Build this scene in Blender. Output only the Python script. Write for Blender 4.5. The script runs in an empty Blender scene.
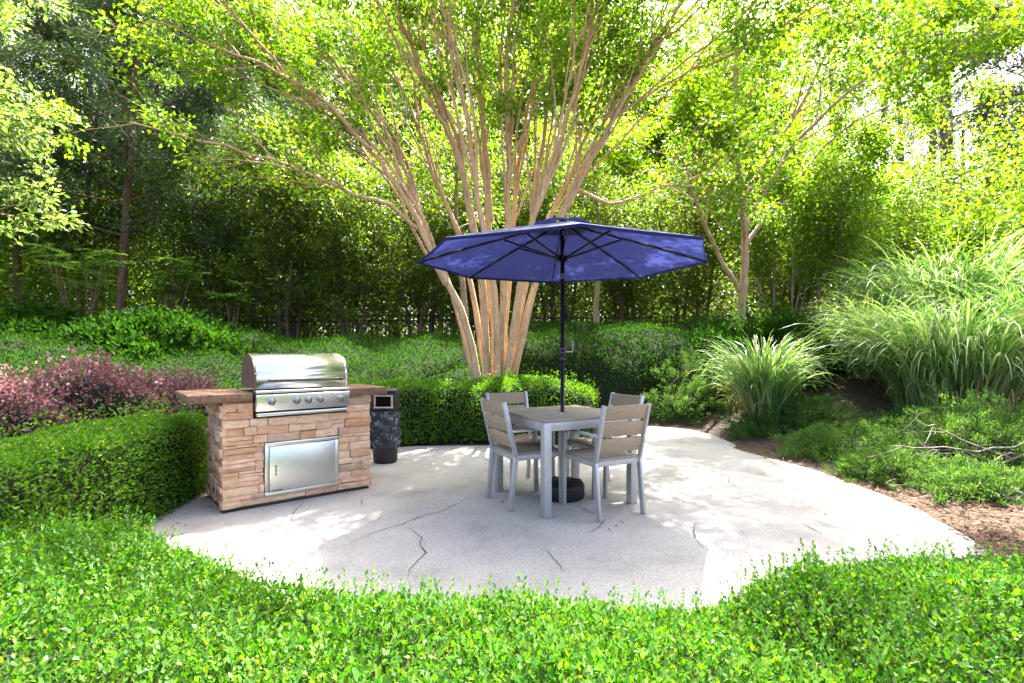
import bpy, bmesh, math
import numpy as np
from mathutils import Matrix, Vector

R = math.radians
SC = bpy.context.scene
COL = SC.collection
F, HZ, CX, CAMH = 504.0, 354.0, 512.0, 1.25      # lens in pixels, horizon row, middle column, eye height


def at(px, py, d):
    """world point d metres ahead that the survey of the place puts on that sight line"""
    return np.array(((px - CX) * d / F, d, CAMH + (HZ - py) * d / F))


def flat(px, py, z=0.0):
    k = (py - HZ) / (CAMH - z)
    return np.array(((px - CX) / k, F / k, z))


def nrm(v):
    v = np.asarray(v, float)
    return v / (np.linalg.norm(v, axis=-1, keepdims=True) + 1e-12)


def sstep(a, b, x):
    t = np.clip((x - a) / (b - a), 0, 1)
    return t * t * (3 - 2 * t)


_nr = np.random.default_rng(5)
_NW = [(_nr.normal(0, 1, (2,)), _nr.uniform(0, 6.28)) for _ in range(14)]


def noise2(x, y, f=1.0):
    s = 0
    for w, p in _NW:
        s = s + np.sin((w[0] * x + w[1] * y) * f * 2.2 + p)
    return s / 5.0


def poly_sd(px, py, poly):
    """signed distance to a polygon, positive inside"""
    px, py = np.asarray(px, float), np.asarray(py, float)
    best = np.full(px.shape, 1e9)
    ins = np.zeros(px.shape, bool)
    n = len(poly)
    for i in range(n):
        ax, ay = poly[i]
        bx, by = poly[(i + 1) % n]
        ex, ey = bx - ax, by - ay
        t = np.clip(((px - ax) * ex + (py - ay) * ey) / (ex * ex + ey * ey + 1e-12), 0, 1)
        best = np.minimum(best, np.hypot(px - ax - t * ex, py - ay - t * ey))
        cond = ((ay > py) != (by > py)) & (px < (bx - ax) * (py - ay) / ((by - ay) if by != ay else 1e-12) + ax)
        ins ^= cond
    return np.where(ins, best, -best)


def smooth_poly(p, it=2):
    p = np.array(p, float)
    for _ in range(it):
        q = np.roll(p, -1, 0)
        p = np.stack((p * .75 + q * .25, p * .25 + q * .75), 1).reshape(-1, 2)
    return p


# ------------------------------------------------------------------ mesh helpers
class Geo:
    def __init__(s):
        s.v, s.f, s.m, s.n = [], [], [], 0

    def add(s, v, f, mat=0):
        v = np.asarray(v, float).reshape(-1, 3)
        f = np.asarray(f, int).reshape(-1, 4)
        s.v.append(v)
        s.f.append(f + s.n)
        s.m.append(np.full(len(f), mat))
        s.n += len(v)

    def box(s, c, size, rot=None, mat=0, jit=None):
        h = np.array(size) / 2
        v = np.array([(x, y, z) for x in (-1, 1) for y in (-1, 1) for z in (-1, 1)], float) * h
        if jit is not None:
            v = v + jit
        if rot is not None:
            v = v @ np.asarray(rot).T
        s.add(v + np.array(c), [(0, 1, 3, 2), (4, 6, 7, 5), (0, 4, 5, 1), (2, 3, 7, 6), (0, 2, 6, 4), (1, 5, 7, 3)], mat)

    def bar(s, p0, p1, w, h, up=(0, 0, 1), mat=0):
        """rectangular bar; w across, h along the up hint"""
        p0, p1 = np.array(p0, float), np.array(p1, float)
        z = nrm(p1 - p0)
        up = np.array(up, float)
        if abs(z @ up) > .99:
            up = np.array((0, 1., 0))
        x = nrm(np.cross(up, z))
        y = np.cross(z, x)
        s.box((p0 + p1) / 2, (w, h, np.linalg.norm(p1 - p0)), np.stack((x, y, z), 1), mat)

    def tube(s, pts, rad, n=6, mat=0, cap=True):
        pts = np.asarray(pts, float)
        rad = np.broadcast_to(np.asarray(rad, float), (len(pts),))
        t = np.gradient(pts, axis=0)
        t = nrm(t)
        m = t.mean(0)
        ref = np.array((1., 0, 0)) if abs(m[0]) < .6 * np.linalg.norm(m) + 1e-9 else np.array((0, 1., 0))
        a = nrm(np.cross(t, ref))
        b = np.cross(t, a)
        ang = np.arange(n) * 2 * np.pi / n
        v = pts[:, None] + rad[:, None, None] * (np.cos(ang)[None, :, None] * a[:, None] + np.sin(ang)[None, :, None] * b[:, None])
        i, j = np.meshgrid(np.arange(len(pts) - 1), np.arange(n), indexing='ij')
        j2 = (j + 1) % n
        f = np.stack((i * n + j, i * n + j2, (i + 1) * n + j2, (i + 1) * n + j), -1).reshape(-1, 4)
        base = s.n
        s.add(v, f, mat)
        if cap and n % 2 == 0:
            for e in (0, len(pts) - 1):
                ring = [e * n + k for k in range(n)]
                q = [(ring[0], ring[k], ring[k + 1], ring[k + 2]) for k in range(1, n - 2, 2)]
                s.f.append(np.array(q) + base)
                s.m.append(np.full(len(q), mat))

    def lathe(s, prof, n=24, mat=0, c=(0, 0, 0)):
        prof = np.array(prof, float)
        ang = np.arange(n) * 2 * np.pi / n
        v = np.stack((prof[:, None, 0] * np.cos(ang), prof[:, None, 0] * np.sin(ang), np.repeat(prof[:, 1:2], n, 1)), -1)
        i, j = np.meshgrid(np.arange(len(prof) - 1), np.arange(n), indexing='ij')
        j2 = (j + 1) % n
        f = np.stack((i * n + j, i * n + j2, (i + 1) * n + j2, (i + 1) * n + j), -1)
        s.add(v.reshape(-1, 3) + np.array(c), f, mat)

    def grid(s, P, mat=0):
        nx, ny = P.shape[:2]
        i, j = np.meshgrid(np.arange(nx - 1), np.arange(ny - 1), indexing='ij')
        f = np.stack((i * ny + j, (i + 1) * ny + j, (i + 1) * ny + j + 1, i * ny + j + 1), -1)
        s.add(P.reshape(-1, 3), f, mat)

    def leaves(s, pos, d, n, L, W, fold=None, mat=0):
        """one leaf per row: pos base, d axis, n normal"""
        pos = np.asarray(pos, float)
        if len(pos) == 0:
            return
        d = nrm(d)
        n = nrm(n - (n * d).sum(1, keepdims=True) * d)
        sd = np.cross(d, n)
        L = np.broadcast_to(np.asarray(L, float), (len(pos),))[:, None]
        W = np.broadcast_to(np.asarray(W, float), (len(pos),))[:, None]
        k = np.arange(len(pos))[:, None]
        if fold is None:
            v = np.stack((pos, pos + d * L * .45 + sd * W / 2, pos + d * L, pos + d * L * .45 - sd * W / 2), 1)
            s.add(v, k * 4 + np.arange(4), mat)
        else:
            mid = pos + d * L * .5 - n * W * fold
            v = np.stack((pos, pos + d * L * .5 + sd * W / 2, pos + d * L - n * L * .08, pos + d * L * .5 - sd * W / 2, mid), 1)
            f = np.concatenate((k * 5 + np.array((0, 1, 2, 4)), k * 5 + np.array((0, 4, 2, 3))))
            s.add(v, f, mat)

    def build(s, name, mats, parent=None, smooth=False, bevel=0, org=None):
        me = bpy.data.meshes.new(name)
        v = np.concatenate(s.v)
        if org is not None:
            v = v - np.array(org)
        f = np.concatenate(s.f)
        m = np.concatenate(s.m)
        me.vertices.add(len(v))
        me.vertices.foreach_set('co', v.astype(np.float32).ravel())
        me.loops.add(f.size)
        me.loops.foreach_set('vertex_index', f.astype(np.int32).ravel())
        me.polygons.add(len(f))
        me.polygons.foreach_set('loop_start', np.arange(0, f.size, 4, dtype=np.int32))
        me.polygons.foreach_set('material_index', m.astype(np.int32))
        me.update(calc_edges=True)
        if smooth:
            me.polygons.foreach_set('use_smooth', np.ones(len(f), bool))
        for x in (mats if isinstance(mats, (list, tuple)) else [mats]):
            me.materials.append(x)
        o = bpy.data.objects.new(name, me)
        COL.objects.link(o)
        if parent is not None:
            o.parent = parent
        if bevel:
            b = o.modifiers.new('bevel', 'BEVEL')
            b.width = bevel
            b.segments = 2
            b.limit_method = 'ANGLE'
            b.angle_limit = R(40)
        return o


def tag(o, label=None, cat=None, group=None, kind=None):
    for k, x in (('label', label), ('category', cat), ('group', group), ('kind', kind)):
        if x:
            o[k] = x
    return o


def thing(name, label, cat, loc=(0, 0, 0), rz=0, group=None):
    o = bpy.data.objects.new(name, None)
    COL.objects.link(o)
    o.location = loc
    o.rotation_euler = (0, 0, rz)
    o.empty_display_size = .2
    return tag(o, label, cat, group)


def kids(o):
    return [x for x in COL.objects if x.parent == o]


def copy_tree(o, parent=None):
    c = o.copy()
    COL.objects.link(c)
    c.parent = parent
    for ch in kids(o):
        copy_tree(ch, c)
    return c


# ------------------------------------------------------------------ materials
def mat(name):
    m = bpy.data.materials.new(name)
    m.use_nodes = True
    nt = m.node_tree
    return m, nt, nt.nodes['Principled BSDF'], nt.nodes['Material Output']


def node(nt, t, **kw):
    n = nt.nodes.new(t)
    for k, x in kw.items():
        if k in n.inputs:
            n.inputs[k].default_value = x
        else:
            setattr(n, k, x)
    return n


def ramp(nt, stops, fac):
    r = nt.nodes.new('ShaderNodeValToRGB')
    e = r.color_ramp.elements
    while len(e) < len(stops):
        e.new(.5)
    for i, (p, c) in enumerate(stops):
        e[i].position = p
        e[i].color = (*c, 1)
    nt.links.new(fac, r.inputs[0])
    return r.outputs[0]


def leaf_mat(name, cols, tr=.45, tint=(1.25, 1.1, .55), rough=.42, spec=.35):
    m, nt, bs, out = mat(name)
    g = node(nt, 'ShaderNodeNewGeometry')
    n = len(cols)
    c = ramp(nt, [(i / max(1, n - 1), x) for i, x in enumerate(cols)], g.outputs['Random Per Island'])
    nt.links.new(c, bs.inputs['Base Color'])
    bs.inputs['Roughness'].default_value = rough
    bs.inputs['Specular IOR Level'].default_value = spec
    t = node(nt, 'ShaderNodeBsdfTranslucent')
    mu = node(nt, 'ShaderNodeMix', data_type='RGBA', blend_type='MULTIPLY')
    mu.inputs[0].default_value = 1
    mu.inputs[7].default_value = (*[x * 1.6 for x in tint], 1)
    nt.links.new(c, mu.inputs[6])
    nt.links.new(mu.outputs[2], t.inputs['Color'])
    mx = node(nt, 'ShaderNodeMixShader')
    mx.inputs[0].default_value = tr
    nt.links.new(bs.outputs[0], mx.inputs[1])
    nt.links.new(t.outputs[0], mx.inputs[2])
    nt.links.new(mx.outputs[0], out.inputs[0])
    return m


def plain(name, col, rough=.5, metal=0., spec=.5, nscale=0, namp=.25, bump=0., bscale=None, stretch=(1, 1, 1), island=0.):
    """colour varied by object-space noise, optional bump"""
    m, nt, bs, out = mat(name)
    bs.inputs['Roughness'].default_value = rough
    bs.inputs['Metallic'].default_value = metal
    bs.inputs['Specular IOR Level'].default_value = spec
    bs.inputs['Base Color'].default_value = (*col, 1)
    tc = node(nt, 'ShaderNodeTexCoord')
    mp = node(nt, 'ShaderNodeMapping')
    mp.inputs['Scale'].default_value = stretch
    nt.links.new(tc.outputs['Object'], mp.inputs[0])
    if nscale:
        nz = node(nt, 'ShaderNodeTexNoise', Scale=nscale, Detail=6.0, Roughness=.6)
        nt.links.new(mp.outputs[0], nz.inputs['Vector'])
        c = ramp(nt, [(.3, [x * (1 - namp) for x in col]), (.7, [min(1, x * (1 + namp)) for x in col])], nz.outputs[0])
        if island:
            g = node(nt, 'ShaderNodeNewGeometry')
            hs = node(nt, 'ShaderNodeHueSaturation')
            mr = node(nt, 'ShaderNodeMapRange')
            mr.inputs[3].default_value = 1 - island
            mr.inputs[4].default_value = 1 + island
            nt.links.new(g.outputs['Random Per Island'], mr.inputs[0])
            nt.links.new(mr.outputs[0], hs.inputs['Value'])
            nt.links.new(c, hs.inputs['Color'])
            c = hs.outputs[0]
        nt.links.new(c, bs.inputs['Base Color'])
    if bump:
        nb = node(nt, 'ShaderNodeTexNoise', Scale=bscale or nscale, Detail=5.0)
        nt.links.new(mp.outputs[0], nb.inputs['Vector'])
        bp = node(nt, 'ShaderNodeBump', Strength=bump, Distance=.02)
        nt.links.new(nb.outputs[0], bp.inputs['Height'])
        nt.links.new(bp.outputs[0], bs.inputs['Normal'])
    return m


M = {}
M['alu'] = plain('brushed_aluminium', (.38, .375, .37), .42, .5, .5, 60, .12)
M['steel'] = plain('stainless_steel', (.66, .66, .62), .27, 1., .5, 8, .06, .06, 30, (1, 1, 22))
_m = M['steel']
_nt = _m.node_tree
_n = node(_nt, 'ShaderNodeTexNoise', Scale=7.0, Detail=6.0, Roughness=.7)
_r = node(_nt, 'ShaderNodeMapRange')
_r.inputs[1].default_value, _r.inputs[2].default_value = .3, .7
_r.inputs[3].default_value, _r.inputs[4].default_value = .25, .32
_t = node(_nt, 'ShaderNodeTexCoord')
_nt.links.new(_t.outputs['Object'], _n.inputs['Vector'])
_nt.links.new(_n.outputs[0], _r.inputs[0])
M['knob'] = plain('knob_steel', (.27, .27, .27), .28, 1., .5)
M['steel_dark_and_reflection'] = plain('dark_steel_and_reflection', (.12, .085, .065), .45, .6, .5, 12, .3)  # for small dark marks, and the reflection painted on the left lid cap
M['black'] = plain('black_plastic', (.010, .010, .011), .6, 0, .25, 20, .3)
M['black_metal'] = plain('black_powder_coat', (.014, .014, .018), .35, .2, .5)
M['slat'] = plain('tan_resin_slat', (.30, .222, .143), .65, 0, .2, 9, .16, .1, 60, (1, 14, 14), .12)
M['topwood'] = plain('grey_brown_resin_board', (.235, .198, .152), .6, 0, .25, 9, .2, .1, 60, (1, 12, 12), .1)
M['counter'] = plain('brown_stone_counter', (.15, .085, .050), .6, 0, .25, 22, .45, .35, 30)
M['plinth'] = plain('dark_footing', (.05, .042, .036), .8, 0, .3, 12, .3)
M['canvas'] = None
M['bark_crape'] = plain('smooth_tan_bark', (.54, .36, .19), .7, 0, .2, 6, .42, .5, 16, (3, 3, .5))
def crape_bark():
    m, nt, bs, out = mat('mottled_tan_bark')
    tc = node(nt, 'ShaderNodeTexCoord')
    mp = node(nt, 'ShaderNodeMapping')
    mp.inputs['Scale'].default_value = (2.6, 2.6, .55)
    nt.links.new(tc.outputs['Object'], mp.inputs[0])
    n1 = node(nt, 'ShaderNodeTexNoise', Scale=4.5, Detail=8.0, Roughness=.65, Distortion=.6)
    n2 = node(nt, 'ShaderNodeTexNoise', Scale=22.0, Detail=5.0)
    for x in (n1, n2):
        nt.links.new(mp.outputs[0], x.inputs['Vector'])
    c1 = ramp(nt, [(.34, (.27, .19, .13)), (.44, (.47, .31, .17)), (.54, (.56, .39, .22)), (.60, (.42, .27, .15)), (.68, (.60, .47, .33)), (.76, (.36, .31, .25))], n1.outputs[0])
    c2 = ramp(nt, [(.3, (.72, .70, .68)), (.7, (1.1, 1.1, 1.1))], n2.outputs[0])
    a = node(nt, 'ShaderNodeMix', data_type='RGBA', blend_type='MULTIPLY')
    a.inputs[0].default_value = 1
    nt.links.new(c1, a.inputs[6])
    nt.links.new(c2, a.inputs[7])
    nt.links.new(a.outputs[2], bs.inputs['Base Color'])
    bs.inputs['Roughness'].default_value = .75
    bs.inputs['Specular IOR Level'].default_value = .2
    bp = node(nt, 'ShaderNodeBump', Strength=.5, Distance=.02)
    nt.links.new(n2.outputs[0], bp.inputs['Height'])
    nt.links.new(bp.outputs[0], bs.inputs['Normal'])
    return m


M['bark_crape'] = crape_bark()
M['bark_pine'] = plain('red_brown_bark', (.125, .075, .05), .9, 0, .2, 6, .5, .9, 16, (2, 2, .5))
M['bark_grey'] = plain('grey_tan_bark', (.21, .165, .115), .85, 0, .2, 7, .45, .6, 18, (2, 2, .6))
M['bark_tan'] = plain('slim_tan_bark', (.33, .23, .14), .8, 0, .2, 7, .45, .5, 18, (2, 2, .6))
M['bark_dark'] = plain('dark_thin_stem_bark', (.11, .08, .055), .85, 0, .2, 6, .4, .4, 18, (2, 2, .6))
M['dead'] = plain('bleached_dead_wood', (.17, .14, .12), .8, 0, .2, 9, .4, .5, 20, (2, 2, .6))
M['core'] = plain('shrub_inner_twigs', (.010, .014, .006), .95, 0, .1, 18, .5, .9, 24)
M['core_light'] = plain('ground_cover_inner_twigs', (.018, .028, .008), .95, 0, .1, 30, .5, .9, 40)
M['soil'] = None

# foliage
M['lf_crape'] = leaf_mat('crape_myrtle_leaf', [(.042, .125, .010), (.080, .162, .012), (.130, .182, .012)], .62, (1.3, 1.25, .4))
M['lf_right'] = leaf_mat('yellow_green_leaf', [(.042, .122, .006), (.075, .155, .008), (.120, .165, .008)], .58, (1.3, 1.2, .4))
M['lf_ground'] = leaf_mat('ground_cover_leaf', [(.014, .070, .005), (.024, .098, .006), (.032, .115, .007), (.044, .128, .007), (.060, .138, .007), (.10, .150, .009)], .42, (1.1, 1.1, .3), .5, .22)
M['lf_box'] = leaf_mat('box_hedge_leaf', [(.024, .110, .006), (.048, .145, .008), (.075, .165, .010), (.13, .19, .012)], .44, (1.1, 1.1, .3), .40, .22)
M['lf_purple'] = leaf_mat('purple_shrub_leaf', [(.060, .080, .020), (.085, .045, .042), (.155, .055, .080), (.30, .17, .18)], .40, (1.2, .9, .9), .5, .4)
M['lf_bank'] = leaf_mat('bank_shrub_leaf', [(.008, .034, .004), (.015, .050, .006), (.030, .072, .007)], .38, (1.1, 1.1, .35), .8, .05)
M['lf_juniper'] = leaf_mat('juniper_spray', [(.020, .075, .014), (.040, .105, .018), (.085, .135, .022)], .38, (1.2, 1.1, .5), .6, .2)
M['lf_pine'] = leaf_mat('pine_needle', [(.022, .055, .024), (.036, .075, .028), (.055, .085, .026)], .30, (1.2, 1.1, .5), .5, .3)
M['lf_overexposed_needle'] = leaf_mat('overexposed_pine_needle', [(.07, .10, .07), (.10, .12, .085), (.12, .13, .08)], .35, (1.2, 1.1, .8), .5, .3)  # washed-out look of overexposure put into the needle colour
M['lf_ever'] = leaf_mat('evergreen_leaf', [(.030, .085, .010), (.058, .115, .012), (.11, .14, .014)], .55, (1.3, 1.15, .45), .4, .4)
M['lf_forest'] = leaf_mat('woodland_leaf', [(.045, .105, .008), (.075, .14, .010), (.115, .160, .012)], .56, (1.15, 1.12, .4))
M['lf_edge'] = leaf_mat('sun_blown_leaf', [(.060, .125, .022), (.095, .155, .03), (.14, .18, .05)], .5, (1.1, 1.1, .7))  # leaves made paler in colour to stand for glaring sun
M['lf_grass'] = leaf_mat('grass_blade', [(.055, .150, .030), (.10, .20, .055), (.17, .255, .10), (.27, .34, .18)], .48, (1.15, 1.15, .55), .42, .45)
M['lf_dry'] = leaf_mat('dry_grass_blade', [(.25, .19, .09), (.32, .24, .12)], .3, (1.1, 1., .7), .7, .2)
M['lf_maho'] = leaf_mat('broad_leaflet', [(.028, .095, .016), (.045, .115, .02), (.070, .135, .03)], .40, (1.3, 1.1, .45), .4, .4)
M['straw'] = leaf_mat('pine_straw', [(.055, .028, .016), (.085, .047, .027), (.145, .093, .056), (.035, .017, .010)], .08, (1, 1, 1), .8, .2)


def canvas_mat():
    m, nt, bs, out = mat('blue_canvas')
    tc = node(nt, 'ShaderNodeTexCoord')
    nz = node(nt, 'ShaderNodeTexNoise', Scale=240.0, Detail=2.0)
    nt.links.new(tc.outputs['Object'], nz.inputs['Vector'])
    c = ramp(nt, [(.3, (.022, .026, .088)), (.7, (.030, .034, .110))], nz.outputs[0])
    nt.links.new(c, bs.inputs['Base Color'])
    bs.inputs['Roughness'].default_value = .85
    bs.inputs['Specular IOR Level'].default_value = .2
    t = node(nt, 'ShaderNodeBsdfTranslucent')
    t.inputs[0].default_value = (.026, .033, .130, 1)
    mx = node(nt, 'ShaderNodeMixShader')
    mx.inputs[0].default_value = .38
    nt.links.new(bs.outputs[0], mx.inputs[1])
    nt.links.new(t.outputs[0], mx.inputs[2])
    nt.links.new(mx.outputs[0], out.inputs[0])
    return m


def concrete_mat():
    m, nt, bs, out = mat('aggregate_concrete')
    tc = node(nt, 'ShaderNodeTexCoord')
    n1 = node(nt, 'ShaderNodeTexNoise', Scale=1.6, Detail=9.0, Roughness=.68)
    n2 = node(nt, 'ShaderNodeTexNoise', Scale=55.0, Detail=6.0, Roughness=.8)
    vo = node(nt, 'ShaderNodeTexVoronoi', Scale=95.0)
    for x in (n1, n2, vo):
        nt.links.new(tc.outputs['Object'], x.inputs['Vector'])
    c1 = ramp(nt, [(.3, (.165, .158, .142)), (.47, (.238, .231, .213)), (.6, (.262, .255, .237)), (.8, (.30, .293, .272))], n1.outputs[0])
    c2 = ramp(nt, [(.34, (.32, .31, .30)), (.46, (.85, .85, .84)), (.58, (1.05, 1.05, 1.03)), (.70, (1.25, 1.24, 1.2))], n2.outputs[0])
    c3 = ramp(nt, [(.0, (.62, .6, .58)), (.25, (1, 1, 1))], vo.outputs['Distance'])
    a = node(nt, 'ShaderNodeMix', data_type='RGBA', blend_type='MULTIPLY')
    a.inputs[0].default_value = .8
    nt.links.new(c1, a.inputs[6])
    nt.links.new(c2, a.inputs[7])
    b = node(nt, 'ShaderNodeMix', data_type='RGBA', blend_type='MULTIPLY')
    b.inputs[0].default_value = .22
    nt.links.new(a.outputs[2], b.inputs[6])
    nt.links.new(c3, b.inputs[7])
    nt.links.new(b.outputs[2], bs.inputs['Base Color'])
    bs.inputs['Roughness'].default_value = .85
    bs.inputs['Specular IOR Level'].default_value = .25
    bp = node(nt, 'ShaderNodeBump', Strength=.35, Distance=.006)
    nt.links.new(n2.outputs[0], bp.inputs['Height'])
    nt.links.new(bp.outputs[0], bs.inputs['Normal'])
    return m


def soil_mat():
    m, nt, bs, out = mat('pine_straw_mulch')
    tc = node(nt, 'ShaderNodeTexCoord')
    n1 = node(nt, 'ShaderNodeTexNoise', Scale=1.4, Detail=5.0)
    n2 = node(nt, 'ShaderNodeTexNoise', Scale=38.0, Detail=6.0, Roughness=.75)
    for x in (n1, n2):
        nt.links.new(tc.outputs['Object'], x.inputs['Vector'])
    c1 = ramp(nt, [(.3, (.027, .0145, .0085)), (.7, (.055, .031, .019))], n1.outputs[0])
    c2 = ramp(nt, [(.25, (.4, .36, .32)), (.6, (1.1, 1.05, 1.)), (.8, (1.7, 1.6, 1.45))], n2.outputs[0])
    a = node(nt, 'ShaderNodeMix', data_type='RGBA', blend_type='MULTIPLY')
    a.inputs[0].default_value = 1
    nt.links.new(c1, a.inputs[6])
    nt.links.new(c2, a.inputs[7])
    nt.links.new(a.outputs[2], bs.inputs['Base Color'])
    bs.inputs['Roughness'].default_value = .95
    bp = node(nt, 'ShaderNodeBump', Strength=.8, Distance=.03)
    nt.links.new(n2.outputs[0], bp.inputs['Height'])
    nt.links.new(bp.outputs[0], bs.inputs['Normal'])
    return m


def stone_mat():
    m, nt, bs, out = mat('ledge_stone')
    tc = node(nt, 'ShaderNodeTexCoord')
    g = node(nt, 'ShaderNodeNewGeometry')
    n1 = node(nt, 'ShaderNodeTexNoise', Scale=14.0, Detail=7.0, Roughness=.65)
    mp = node(nt, 'ShaderNodeMapping')
    mp.inputs['Scale'].default_value = (1, 1, 2.6)
    nt.links.new(tc.outputs['Object'], mp.inputs[0])
    nt.links.new(mp.outputs[0], n1.inputs['Vector'])
    c1 = ramp(nt, [(0, (.42, .23, .125)), (.2, (.54, .335, .20)), (.4, (.62, .45, .30)), (.6, (.50, .28, .165)), (.8, (.60, .40, .27)), (.92, (.44, .27, .18)), (1., (.36, .25, .18))], g.outputs['Random Per Island'])
    c2 = ramp(nt, [(.26, (.74, .66, .60)), (.5, (1.15, 1.13, 1.1)), (.72, (1.4, 1.42, 1.42))], n1.outputs[0])
    a = node(nt, 'ShaderNodeMix', data_type='RGBA', blend_type='MULTIPLY')
    a.inputs[0].default_value = .85
    nt.links.new(c1, a.inputs[6])
    nt.links.new(c2, a.inputs[7])
    nt.links.new(a.outputs[2], bs.inputs['Base Color'])
    bs.inputs['Roughness'].default_value = .85
    bs.inputs['Specular IOR Level'].default_value = .25
    n3 = node(nt, 'ShaderNodeTexNoise', Scale=34.0, Detail=6.0, Roughness=.65)
    nt.links.new(mp.outputs[0], n3.inputs['Vector'])
    bp = node(nt, 'ShaderNodeBump', Strength=.7, Distance=.02)
    nt.links.new(n3.outputs[0], bp.inputs['Height'])
    nt.links.new(bp.outputs[0], bs.inputs['Normal'])
    return m


M['canvas'] = canvas_mat()
M['concrete'] = concrete_mat()
M['soil'] = soil_mat()
M['stone'] = stone_mat()
M['crack'] = plain('crack_dirt', (.045, .042, .04), .95, 0, .1)
M['bag'] = plain('glossy_black_bag', (.022, .026, .036), .22, 0, .6, 9, .3)
M['can'] = plain('dark_brown_plastic', (.022, .017, .015), .5, 0, .4, 12, .3)
M['cream'] = plain('worn_cream_rim', (.42, .34, .25), .6, 0, .3, 25, .3)
M['hole'] = plain('dark_inside', (.006, .005, .005), .9, 0, .1)

# ------------------------------------------------------------------ world, sun, camera
SUN = nrm(np.array((.21, .55, 1.0)))
ELEV = math.asin(SUN[2])
AZ = math.atan2(SUN[0], SUN[1])
w = bpy.data.worlds.new('World')
SC.world = w
w.use_nodes = True
sky = w.node_tree.nodes.new('ShaderNodeTexSky')
sky.sky_type = 'NISHITA'
sky.sun_disc = False
sky.sun_elevation = ELEV
sky.sun_rotation = AZ
sky.air_density = .55
sky.dust_density = 7.0
sky.ozone_density = 1.0
bg = w.node_tree.nodes['Background']
bg.inputs['Strength'].default_value = .15
w.node_tree.links.new(sky.outputs[0], bg.inputs[0])

ld = bpy.data.lights.new('sun', 'SUN')
ld.energy = 5.0
ld.angle = R(.5)
ld.color = (1, .95, .86)
lo = bpy.data.objects.new('sun', ld)
COL.objects.link(lo)
lo.location = SUN * 40
lo.rotation_euler = Vector(SUN).to_track_quat('Z', 'Y').to_euler()

cam = bpy.data.cameras.new('camera')
co = bpy.data.objects.new('camera', cam)
COL.objects.link(co)
co.location = (0, 0, CAMH)
co.rotation_euler = (R(90), 0, 0)
cam.sensor_width = 36
cam.lens = F / 1024 * 36
cam.shift_y = (HZ - 341.5) / 1024
cam.clip_start = .05
cam.clip_end = 600
SC.camera = co
SC.render.engine = 'CYCLES'
SC.cycles.use_denoising = True
SC.cycles.max_bounces = 8
SC.cycles.diffuse_bounces = 5
SC.cycles.glossy_bounces = 3
SC.cycles.transmission_bounces = 6
SC.cycles.transparent_max_bounces = 4
SC.cycles.sample_clamp_indirect = 6
SC.cycles.use_adaptive_sampling = False
SC.view_settings.view_transform = 'Standard'
SC.view_settings.look = 'None'
SC.view_settings.gamma = 1
SC.view_settings.exposure = 3.3
SC.view_settings.use_curve_mapping = False

# ------------------------------------------------------------------ terrain and patio
PATIO = np.array([(3.10, 3.30), (3.30, 4.23), (3.30, 5.43), (2.98, 6.4), (2.93, 6.75), (3.08, 6.85), (3.12, 7.7), (2.95, 8.4), (2.4, 8.75),
                  (1.6, 8.6), (1.40, 7.2), (.8, 6.9), (-.6, 6.9), (-1.7, 6.8), (-2.5, 6.1), (-2.85, 5.2), (-2.80, 4.5),
                  (-2.72, 3.9), (-2.6, 3.2), (-2.25, 2.75), (-1.9, 2.45), (-1.4, 2.05), (-.5, 1.72), (.4, 1.7), (1.2, 1.85), (2.0, 2.2), (2.7, 2.7)])
PATIO_S = smooth_poly(PATIO, 2)


def ground_z(x, y):
    x, y = np.asarray(x, float), np.asarray(y, float)
    ye = y + .38 * np.maximum(0, x - 2.8) + .25 * np.maximum(0, -x - 3.2) * sstep(3, 7, y)
    z = 1.32 * sstep(6.4, 12.6, ye) + .03 * np.maximum(0, np.minimum(ye, 60) - 12.6)
    sd = -poly_sd(x, y, PATIO)
    z = z * sstep(.1, 1.6, sd)
    z = z + .035 * noise2(x, y, .8) * sstep(.3, 1.2, sd)
    return z - .03 * (1 - sstep(.05, .45, sd))


def axis(near, far, stepn, n):
    a = np.arange(near[0], near[1], stepn)
    g = np.geomspace(1, 1 + far, n) - 1
    return np.concatenate((near[0] - g[:0:-1], a, near[1] + g))


xs, ys = axis((-11, 10), 200, .2, 16), axis((-4, 15), 200, .2, 16)
X, Y = np.meshgrid(xs, ys, indexing='ij')
g = Geo()
g.grid(np.stack((X, Y, ground_z(X, Y)), -1))
tag(g.build('ground', M['soil'], smooth=True), 'brown pine straw mulch on the ground around the patio', 'ground', kind='structure')

bm = bmesh.new()
vt = [bm.verts.new((x, y, 0)) for x, y in PATIO_S]
top = bm.faces.new(vt)
ex = bmesh.ops.extrude_face_region(bm, geom=[top])
for e in ex['geom']:
    if isinstance(e, bmesh.types.BMVert):
        e.co.z -= .10
bmesh.ops.recalc_face_normals(bm, faces=bm.faces)
bmesh.ops.triangulate(bm, faces=[f_ for f_ in bm.faces if len(f_.verts) > 4])
me = bpy.data.meshes.new('patio')
bm.to_mesh(me)
bm.free()
me.materials.append(M['concrete'])
patio = bpy.data.objects.new('patio', me)
COL.objects.link(patio)
tag(patio, 'pale aggregate concrete patio with thin dark cracks', 'patio', kind='structure')

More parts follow.
